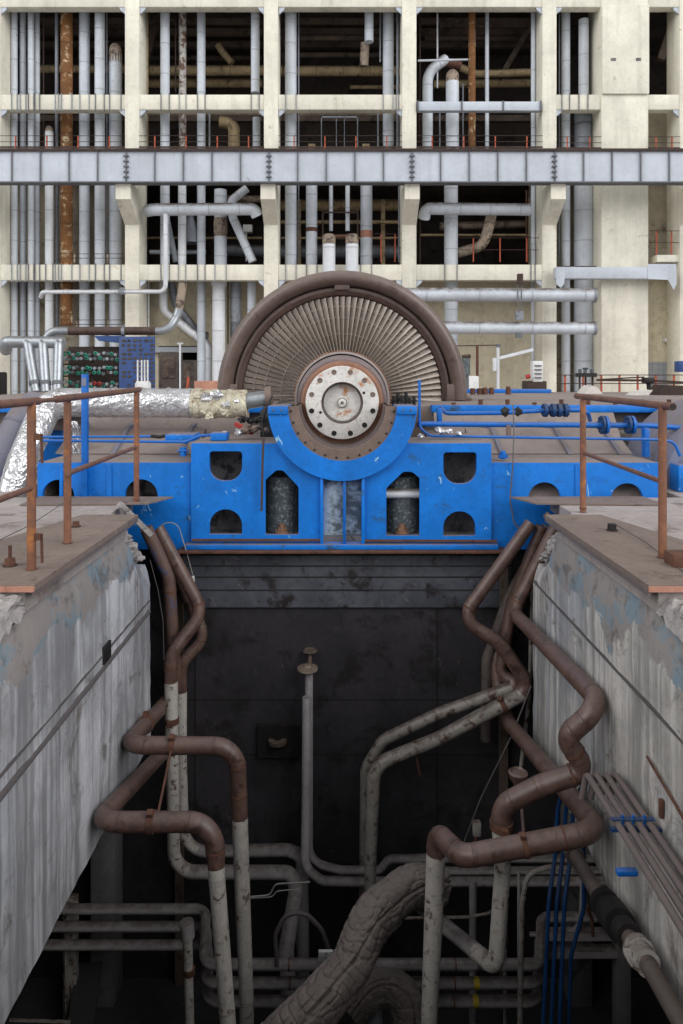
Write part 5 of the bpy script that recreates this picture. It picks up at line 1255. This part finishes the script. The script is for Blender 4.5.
# left group: two pipes come down beside the wall end
pipe('pit_pipe', 'brown pipe with blue paint remains at the left wall end, crossing right then dropping white',
     [W(146, 528, 7.15), W(169, 577, 7.25), W(176, 690, 7.3), W(160, 709, 7.0), W(126.5, 745, 5.9), W(237, 746, 5.9), W(246.5, 1000, 5.85), W(247.5, 1090, 5.85)],
     [.066, .066, .066, R, R, R, .060, .060], 'brown_top', [.2, .35, .25, .2, .16, .2, .2, .1],
     sections=[(1.5, 'lower_run', BR, 'brown run along the wall'), (5.27, 'white_section', 'white_pipe', 'chipped white lower section')],
     flanges=[(1.12, .02, 1.1, 'rust'), (5.06, .015, 1.05, 'rust'), (5.18, .015, 1.05, 'rust')], clamps=[(4.42, .05, 1.12, 'rust'), (3.5, .05, 1.14, 'rust')])
pipe('pit_pipe', 'brown pipe kinking out beside the left wall end, then white down to the pit floor',
     [W(158, 528, 7.3), W(203, 612, 7.25), W(170.5, 655, 7.05), W(172.5, 760, 7.05), W(174, 872, 7.05), W(292, 872.5, 7.05), W(296, 890, 7.0), W(286, 950, 6.7), W(289.5, 1000, 6.5), W(290, 1060, 6.4)],
     [.064, .066, .068, .066, .064, .066, .072, .075, .072, .072], BR, [.2, .22, .25, .2, .22, .18, .15, .3, .2, .1],
     sections=[(2.25, 'white_section', 'white_pipe', 'chipped white middle section'), (4.1, 'grey_section', 'grey_pipe', 'dusty grey run along the floor')],
     flanges=[(.92, .02, 1.08, 'rust'), (2.12, .02, 1.08, 'rust'), (3.5, .02, 1.06, 'rust')], clamps=[(2.62, .06, 1.1, 'rust')])
pipe('pit_pipe', 'kinked brown pipe close behind the other kinked one at the left wall end',
     [W(165, 548, 7.5), W(205.5, 638, 7.45), W(181, 663, 7.35), W(181.5, 760, 7.35), W(184, 852, 7.35), W(288, 850, 7.35), W(302, 856, 7.3), W(303, 960, 7.2), W(303, 1060, 7.2)],
     [.06, .062, .062, .056, .058, .064, .066, .066, .066], BR, [.2, .2, .22, .2, .25, .15, .14, .2, .1],
     sections=[(2.3, 'white_section', 'white_pipe', 'dull white middle section'), (4.1, 'grey_section', 'grey_pipe', 'dusty grey run along the floor')])
pipe('pit_pipe', 'lowest brown pipe at left, running along the wall, across and then white down',
     [W(169, 746, 7.25), W(97, 822, 5.2), W(214, 822, 5.2), W(217, 880, 5.15), W(228, 1024, 5.1), W(234, 1100, 5.08)],
     [R, R, R, .060, .058, .058], BR, [.2, .16, .2, .2, .2, .2],
     sections=[(2.75, 'white_section', 'white_pipe', 'chipped white lower section')],
     flanges=[(2.45, .015, 1.05, 'rust'), (3.9, .012, 1.05, 'grey_pipe')], clamps=[(1.47, .05, 1.12, 'rust')])
o = MB().bar(W(171.5, 748, 5.85), W(156, 824, 5.25), .016, .016).build('hanger_rod', 'rust'); tag(o, 'thin rusty hanger rod between the two brown pipes at left', 'rod')
# central flanged drain pipe (a parallel pair)
r_, p_ = pipe('drain_pipe', 'slim pale drain pipe rising to a round flange before the far pit wall',
     [W(309, 668, 7.45), W(309, 862, 7.45), W(340, 870, 7.35), W(380, 870.5, 7.3), W(389, 859, 7.3), W(440, 858, 7.3), W(700, 859, 7.3)], .042, 'pale_pipe', [.2, .22, .12, .1, .1, .1, .1],
     sections=[(2.2, 'floor_run', 'grey_pipe', 'dusty floor run')])
MB().lathe([(.02, 0), (.108, 0), (.108, .022), (.04, .03), (.035, .05), (.0, .05)], W(307.5, 669.5, 7.43), 'Z', n=24).build('top_flange', 'lag_dirty', r_)
MB().cyl(W(310, 649, 7.58), W(310, 668, 7.5), .02, 8).build('hanger_stub', 'soot2', r_)
MB().lathe([(.0, 0), (.08, 0), (.06, .02), (.0, .02)], W(310, 651, 7.58), 'Z', n=18).build('wall_pad', 'soot2', r_)
pipe('drain_pipe', 'pale pipe in front of the slim drain pipe, bending right along the pit floor',
     [W(306.5, 697, 7.35), W(306, 790, 7.3), W(305, 868, 7.12), W(322, 881, 7.08), W(372, 882, 7.08), W(582, 881.5, 7.05), W(640, 880, 7.05)], [.045, .045, .046, .046, .046, .046, .046], 'pale_pipe', [.2, .2, .25, .15, .1, .1, .1],
     sections=[(2.2, 'floor_run', 'grey_pipe', 'dusty floor run')])
hp('pit_pipe', 'grey horizontal pipe behind the curved ones right of the quilted duct', [(430, 871, 7.2), (600, 870.5, 7.2)], 7.5, 'grey_pipe', 0, 0)
# right group
pipe('pit_pipe', 'leftmost brown pipe at the right wall end, leading into the nearer pale sloping pipe',
     [W(531, 523, 7.3), W(461, 619, 7.2), W(500, 643, 7.1), W(531, 689, 7.05), W(440, 738, 6.95), W(374, 765, 6.85), W(370.5, 862, 6.83), W(370, 960, 6.83)],
     [.066, .066, R, R, .066, .066, .058, .058], BR, [.2, .16, .4, .13, .2, .22, .2, .1],
     sections=[(3.08, 'white_section', 'bare_pipe', 'weathered pale sloping section')],
     flanges=[(.93, .02, 1.08, 'rust')], clamps=[(3.3, .05, 1.15, 'rust')])
pipe('pit_pipe', 'second brown pipe at the right wall end that turns into the farther pale sloping pipe',
     [W(542, 526, 7.35), W(511, 606, 7.4), W(500, 676, 7.3), W(521, 684, 7.2), W(440, 713, 7.25), W(383, 740, 7.36), W(365.5, 768, 7.44), W(364.5, 862, 7.46), W(364, 960, 7.46)],
     [.062, .062, .064, .064, .062, .062, .056, .056, .056], BR, [.2, .3, .12, .12, .2, .25, .15, .2, .1],
     sections=[(3.05, 'white_section', 'bare_pipe', 'weathered pale sloping section')])
pipe('pit_pipe', 'brown pipe turning back from the right wall across the pit, then dropping white at left',
     [W(496, 640, 7.5), W(498, 690, 7.35), W(508, 722, 7.1), W(600, 831, 4.75), W(462, 857, 4.75), W(437, 832, 5.15), W(429, 1026, 5.1), W(426, 1100, 5.1)],
     [.062, .064, R, .073, .073, .072, .060, .060], BR, [.2, .3, .3, .14, .12, .13, .2, .1],
     sections=[(5.1, 'white_section', 'white_pipe', 'chipped white lower section')], flanges=[(3.25, .012, 1.05, 'rust')], clamps=[(3.55, .035, 1.1, 'rust')])
pipe('pit_pipe', 'big brown pipe kinking along the right wall, dropping white between crosspipe and blue pipes',
     [W(555, 528, 7.25), W(513, 612, 7.22), W(602.5, 704, 4.86), W(565, 737, 4.92), W(586, 770, 4.92), W(540, 786, 4.95), W(501, 806, 5.0), W(502.5, 870, 5.0), W(496, 968, 5.0), W(445, 926, 5.6), W(420, 905, 5.8)],
     [.066, .068, .072, .072, .072, R, R, .058, .058, .056, .056], 'brown_top', [.2, .14, .16, .10, .08, .2, .16, .2, .13, .2, .1],
     sections=[(.45, 'brown_section', BR, None), (6.35, 'white_section', 'white_pipe', 'chipped white lower section'), (8.35, 'grey_section', 'grey_pipe', 'dusty grey return')],
     flanges=[(.93, .02, 1.07, 'rust'), (3.5, .018, 1.06, 'rust'), (4.25, .018, 1.06, 'rust')], clamps=[(6.3, .05, 1.2, 'rust')])
hp('pit_pipe', 'dark bluish pipe slanting behind the brown ones at the right wall end', [(548, 526, 7.45), (508, 600, 7.47), (487, 660, 7.45), (486, 740, 7.45)], 11, 'black_pipe', .3, 0)
hp('standpipe', 'slim weathered standpipe behind the brown pipes at right', [(533, 575, 7.4), (529, 700, 7.4), (520, 775, 7.4), (516, 800, 7.4)], 4, 'bare_pipe', .3, 0)
o = MB().lathe([(.03, -.2), (.035, -.07), (.072, -.02), (.078, .02), (.06, .035), (.05, .02), (0, .02)], W(518, 775, 5.6), 'Z', n=20).build('mushroom_vent', 'brown_pipe'); tag(o, 'brown mushroom cap on a stub above the big brown elbow', 'cap')
hp('hanger_rod', 'thin rod hanging from the mushroom cap to the brown pipe', [(521, 800, 5.3), (524, 840, 4.9)], 3.2, 'brown_pipe', 0, 0, cat='rod', n=8)
hp('wire', 'thin slack wire slanting down before the far wall at right', [(531, 686, 6.9), (512, 735, 6.9), (480, 800, 6.9), (463, 845, 6.9)], 1.4, 'cable', .3, 0, cat='wire', n=6)
hp('small_valve', 'little rusty valve stem standing behind the brown crosspipe', [(476, 848, 6.2), (476, 832, 6.2), (477, 822, 6.2)], 3, 'rust', 0, 0, cat='valve', n=8)
o = MB().box(WX(473, 6.2), WX(481, 6.2), 6.18, 6.24, WZ(836, 6.2), WZ(822, 6.2), .01).build('label_plate', 'bare_pipe'); tag(o, 'small pale plate on the valve stem behind the brown crosspipe', 'plate')
hp('hanging_bracket', 'rusty strap hanging below the sloping white pipes', [(415, 741, 6.9), (417, 760, 6.9), (420, 775, 6.9)], 2.5, 'rust', .05, 0, cat='strap', n=6)

# three-level serpentine rack of grey pipes
for k, (ya, yb, yc) in enumerate(((909, 964.5, 917), (926.5, 983, 935), (945, 1001.5, 953))):
    z = WZ(ya, 6.9)
    Yb = (EYE - z) * F / (yb - HY); Yc = (EYE - z) * F / (yc - HY)
    g = lambda px, Y: Vector((WX(px, Y), Y, z))
    x0 = (58, 50, 42)[k]; dx = k * 1.5
    r_, p_ = pipe('rack_pipe', ('top', 'middle', 'bottom')[k] + ' of three stacked grey pipes looping across the pit floor',
         [g(x0, 6.9), g(206 + dx, 6.9), g(204 + dx, Yb), g(541 - dx, Yb), g(541 - dx, Yc), g(625, Yc)], .047, 'grey_pipe', .13, n=12,
         group='stacked loop pipes')
    if k:
        p_.collar(2.816, .05, 1.02).build('marking_band', 'yellow', r_)
    else: p_.collar(2.83, .10, 1.03).build('marking_band', 'cable', r_)
    for q in (2.25, 2.75): p_.collar(q, .015, 1.06).build('weld_ring', 'rust', r_)
# supports
o = MB().box(WX(66, 7.1), WX(79, 7.1), 7.02, 7.10, -5.3, WZ(893, 7.1), .005).build('rack_support', 'bare_pipe'); tag(o, 'pale steel channel post behind the stacked pipes at left', 'post')
MB().box(WX(66, 7.0), WX(68, 7.0), 6.97, 7.04, -5.3, WZ(893, 7.0)).build('channel_lip', 'bare_pipe', o)
o = MB().cyl(W(190.5, 1060, 6.1), W(187.5, 928, 6.1), .040, 14).build('vent_pipe', 'white_pipe'); tag(o, 'thin white capped vent pipe standing before the stacked pipes at left', 'pipe')
MB().cyl(W(188, 937, 6.1) - Vector((0, .0, 0)), W(186.5, 922, 6.1), .06, 14).build('vent_cap', 'grey_pipe', o)
MB().cyl(W(189.5, 974, 6.1), W(189.5, 968, 6.1), .048, 14).build('rust_band', 'rust', o)
tag(MB().bar((WX(45, 6.6), 6.6, -5.1), (WX(250, 6.6), 6.6, -5.1), .12, .12).build('floor_beam', 'soot2'), 'dark steel floor beam lying across the pit at lower left', 'beam')
tag(MB().bar((WX(70, 6.3), 6.3, -5.2), (WX(90, 7.2), 7.2, -4.75), .25, .03).build('loose_plate', 'black'), 'dark loose plate leaning at the lower left of the pit', 'plate')
hp('floor_edge_pipe', 'thin pale pipe lying at the lower left corner of the pit', [(10, 1020, 6.0), (70, 1022, 6.0)], 3, 'bare_pipe', 0, 0)
for k, (px, y0, Y, w) in enumerate(((473, 880, 6.8, 7.5), (505, 950, 6.7, 3.4), (519, 872, 6.6, 3.4), (506, 1040, 6.6, 3))):
    if k == 3: continue
    o = MB().cyl((WX(px, Y), Y, -5.3), W(px, y0, Y), w / 2 * Y / F, 12).build('upright_pipe', 'grey_pipe'); tag(o, ('thicker grey upright pipe behind the centre right white pipe', 'thin grey upright beside the white elbow', 'thin grey upright left of the blue pipes')[k], 'pipe')
hp('small_pipe', 'thin pale pipe running level behind the centre right white pipe', [(405, 918, 6.6), (470, 917, 6.6), (490, 913, 6.6), (497, 905, 6.7)], 2.8, 'bare_pipe', .1, 0, n=8)
hp('small_pipe', 'thin pale pipe looping over behind the blue pipes at right', [(519.5, 1060, 5.9), (522, 905, 5.9), (527, 874, 5.9), (548, 867, 5.9), (580, 869, 5.85), (600, 892, 5.8), (606, 898, 5.8)], 5.2, 'bare_pipe', .18, 0, n=10)
hp('small_pipe', 'pale looped pipe behind the blue pipes near the pit floor', [(583, 868, 6.6), (581, 925, 6.6), (566, 934, 6.6), (530, 934, 6.7)], 4.6, 'grey_pipe', .15, 0, n=10)
for k, (a, b, c_) in enumerate(((566, 556, 545), (574, 564, 553), (582.5, 571.5, 561.5))):
    hp('small_pipe', ('left', 'middle', 'right')[k] + ' of three dark blue pipes dropping together from behind the big elbow', [(a + 4, 776, 5.3), (b + 2, 806, 5.6), (b - 1, 856, 5.6), (b - 7, 900, 5.5), (c_ - 3, 1050, 5.4)], 4.3, 'blue_dark', .3, 0, n=10, group='dark blue drop pipes')
hp('small_pipe', 'separate dark blue pipe standing right of the three blue ones', [(583, 788, 5.35), (584, 908, 5.5), (571, 955, 5.5), (568, 1050, 5.5)], 4.2, 'blue_dark', .25, 0, n=10)
# four conduits along the right wall
for k, x in enumerate((1.64, 1.70, 1.765, 1.83)):
    pipe('wall_conduit', ('first', 'second', 'third', 'fourth')[k] + ' counted from the pit side of four brown-grey conduits along the right wall',
         [(x, 1.2, -1.36), (x, 4.68, -1.36), (x - .02, 4.72, -1.55)], .0215, 'conduit', [.05, .06, .05], n=12, cat='conduit', group='right wall conduits')
cb = MB().bar((1.60, 4.16, -1.395), (1.91, 4.16, -1.395), .03, .02).build('conduit_bracket', 'blue_dark'); tag(cb, 'blue bracket strap carrying the four conduits', 'bracket')
MB().bar((1.60, 4.16, -1.333), (1.86, 4.16, -1.333), .03, .006).build('top_strap', 'blue_dark', cb)
for x in (1.67, 1.732, 1.80): MB().cyl((x, 4.16, -1.41), (x, 4.16, -1.31), .008, 8).build('strap_bolt', 'blue_clean', cb)
cb = MB().bar((1.55, 3.95, -1.50), (1.67, 3.95, -1.50), .04, .035, bevel=.01).build('conduit_bracket', 'blue_clean'); tag(cb, 'bright blue bracket end poking out below the conduits', 'bracket')
o = MB().bar((1.885, 4.32, -1.05), (1.885, 3.75, -1.16), .012, .012).build('wall_rod', 'rust'); tag(o, 'rusty reinforcing rod loose on the right pit wall', 'rod')
tag(MB().box(1.875, 1.9, 4.12, 4.145, -1.31, -1.20, .003).build('wall_clip', 'rust'), 'rusty clip on the right wall above the conduits', 'clip')
# black flanged pipe along the foot of the right wall
r_, p_ = pipe('flanged_pipe', 'blackened pipe with thick flanges running along the foot of the right wall', [(1.72, 5.25, -2.25), (1.74, 4.75, -2.22), (1.75, 4.0, -2.06), (1.76, 2.2, -1.95)], .05, 'black_pipe', .3, n=18)
for k, f, m, w in ((0.12, 1.35, 'black_pipe', .07), (1.18, 1.9, 'black', .05), (1.40, 2.0, 'black', .16), (1.62, 1.6, 'black', .10), (1.86, 1.75, 'white_pipe', .05), (1.95, 1.45, 'white_pipe', .10)):
    p_.collar(k, w, f, 20).build('flange', m, r_)
hp('hose', 'orange-brown short hose bit near the flanged pipe', [(587, 906, 5.8), (592, 920, 5.8), (593, 936, 5.8)], 3.4, 'rust', .1, 0, cat='hose', n=8)
fr = empty('steel_trestle', (WX(615, 6.6), 6.6, -5.3), 'grey steel trestle of two beams and a post at lower right', 'frame')
MB().bar(W(545, 934, 6.6), W(640, 934, 6.6), .08, .07).build('upper_beam', 'grey_pipe', fr)
MB().bar(W(540, 951, 6.6), W(632, 951, 6.6), .10, .06).build('lower_beam', 'grey_pipe', fr)
MB().box(WX(615, 6.6), WX(629, 6.6), 6.55, 6.68, -5.3, WZ(934, 6.6), .005).build('post', 'pier', fr)
# quilted lagging
def quilt(name, label, pts, radii, seedv, n=84, flat=.8):
    p = Path(pts, .5, radii, seg=14); rs = []; u = None; K = 240; m = n
    for i in range(K + 1):
        t = p.L * i / K; c, r, d = p.at(min(max(t, 1e-5), p.L - 1e-5))
        if u is None: u = Vector((0, -1, 0)); 
        u = (u - d * u.dot(d)).normalized(); w = d.cross(u)
        ring = []
        for j in range(m):
            a = 2 * PI * j / m
            wav = .5 * noise.noise(Vector((t * 2.2, math.cos(a), math.sin(a) + seedv)))
            dl = abs(math.sin(a * 2.5 + seedv + .5 * math.sin(t * 4) + wav))
            dc = abs(math.sin(t * PI / .075 + 1.6 * math.sin(a * 2.5 + seedv) + 5 * wav))
            dw = abs(noise.noise(Vector((t * 7, math.cos(a) * 2.5, math.sin(a) * 2.5 + seedv))))
            k = .93 + .09 * noise.noise(Vector((t * 3.5, math.cos(a), math.sin(a) + seedv))) - .13 * max(0, 1 - dl * 3.2) ** 1.3 - .045 * max(0, 1 - dc * 2.2) - .07 * max(0, 1 - dw * 7)
            ring.append(c + u * (r * flat * k * math.cos(a)) + w * (r * k * math.sin(a)))
        rs.append(ring)
    mb = MB().rings(rs)
    o = mb.build(name, 'quilt'); tag(o, label, 'insulated duct'); return o
quilt('quilted_duct', 'big grey quilted insulation sleeve crossing the bottom of the pit',
      [W(440, 889, 5.75), W(408, 884, 5.6), W(372, 918, 5.4), W(352, 965, 5.2), W(318, 1005, 5.0), W(262, 1062, 4.85)], [.17, .19, .205, .20, .21, .22], 1.0)
quilt('quilted_duct', 'smaller crumpled quilted sleeve bending down behind the big one', [W(352, 1012, 5.5), W(378, 985, 5.55), W(402, 990, 5.55), W(412, 1030, 5.5), W(414, 1090, 5.5)], [.12, .14, .15, .15, .15], 4.0)
o = MB().cyl(W(374, 1100, 5.6), W(375, 1004, 5.6), .065, 16).build('pipe_stub', 'lag_grey'); tag(o, 'plain grey pipe end showing under the smaller quilted sleeve', 'pipe')
# hose with label and wires
hp('hose', 'black-grey hose arching over the grey bend left of the quilted duct', [(277, 965, 6.2), (275, 935, 6.2), (286, 913, 6.2), (306, 913, 6.2), (322, 930, 6.2), (331, 956, 6.2)], 4.6, 'cable', .16, 0, cat='hose', n=12)
o = MB().box(WX(318.5, 6.1), WX(333, 6.1), 6.08, 6.11, WZ(960, 6.1), WZ(950, 6.1), .005).build('terminal_box', 'white_part'); tag(o, 'small white terminal box on the end of the arched hose', 'box')
MB().cyl(W(326, 955, 6.08), W(326, 955, 6.06), .018, 12).build('knob', 'lag_grey', o)
hp('wire', 'pale wire stepping across in front of the grey pipe bend, upper of two', [(248, 897, 6.4), (270, 895, 6.4), (275, 884, 6.4), (310, 882, 6.4)], 1.6, 'white_cable', .06, 0, cat='wire', n=6)
hp('wire', 'pale wire stepping across in front of the grey pipe bend, lower of two', [(248, 898.5, 6.45), (272, 897, 6.45), (277, 891, 6.45), (300, 889, 6.45)], 1.2, 'white_cable', .06, 0, cat='wire', n=6)
hp('wire', 'thin white wire looping from the blue casing over the left pipe tops', [(158, 528, 7.35), (166, 522, 7.35), (178, 524, 7.35), (186, 550, 7.35), (193, 576, 7.4)], 1.0, 'white_cable', .15, 0, cat='wire', n=6)
tag(MB().box(WX(192, 7.4), WX(194.5, 7.4), 7.39, 7.41, WZ(584, 7.4), WZ(576, 7.4)).build('cable_plug', 'white_part'), 'tiny white plug on the wire end below the blue casing', 'plug')
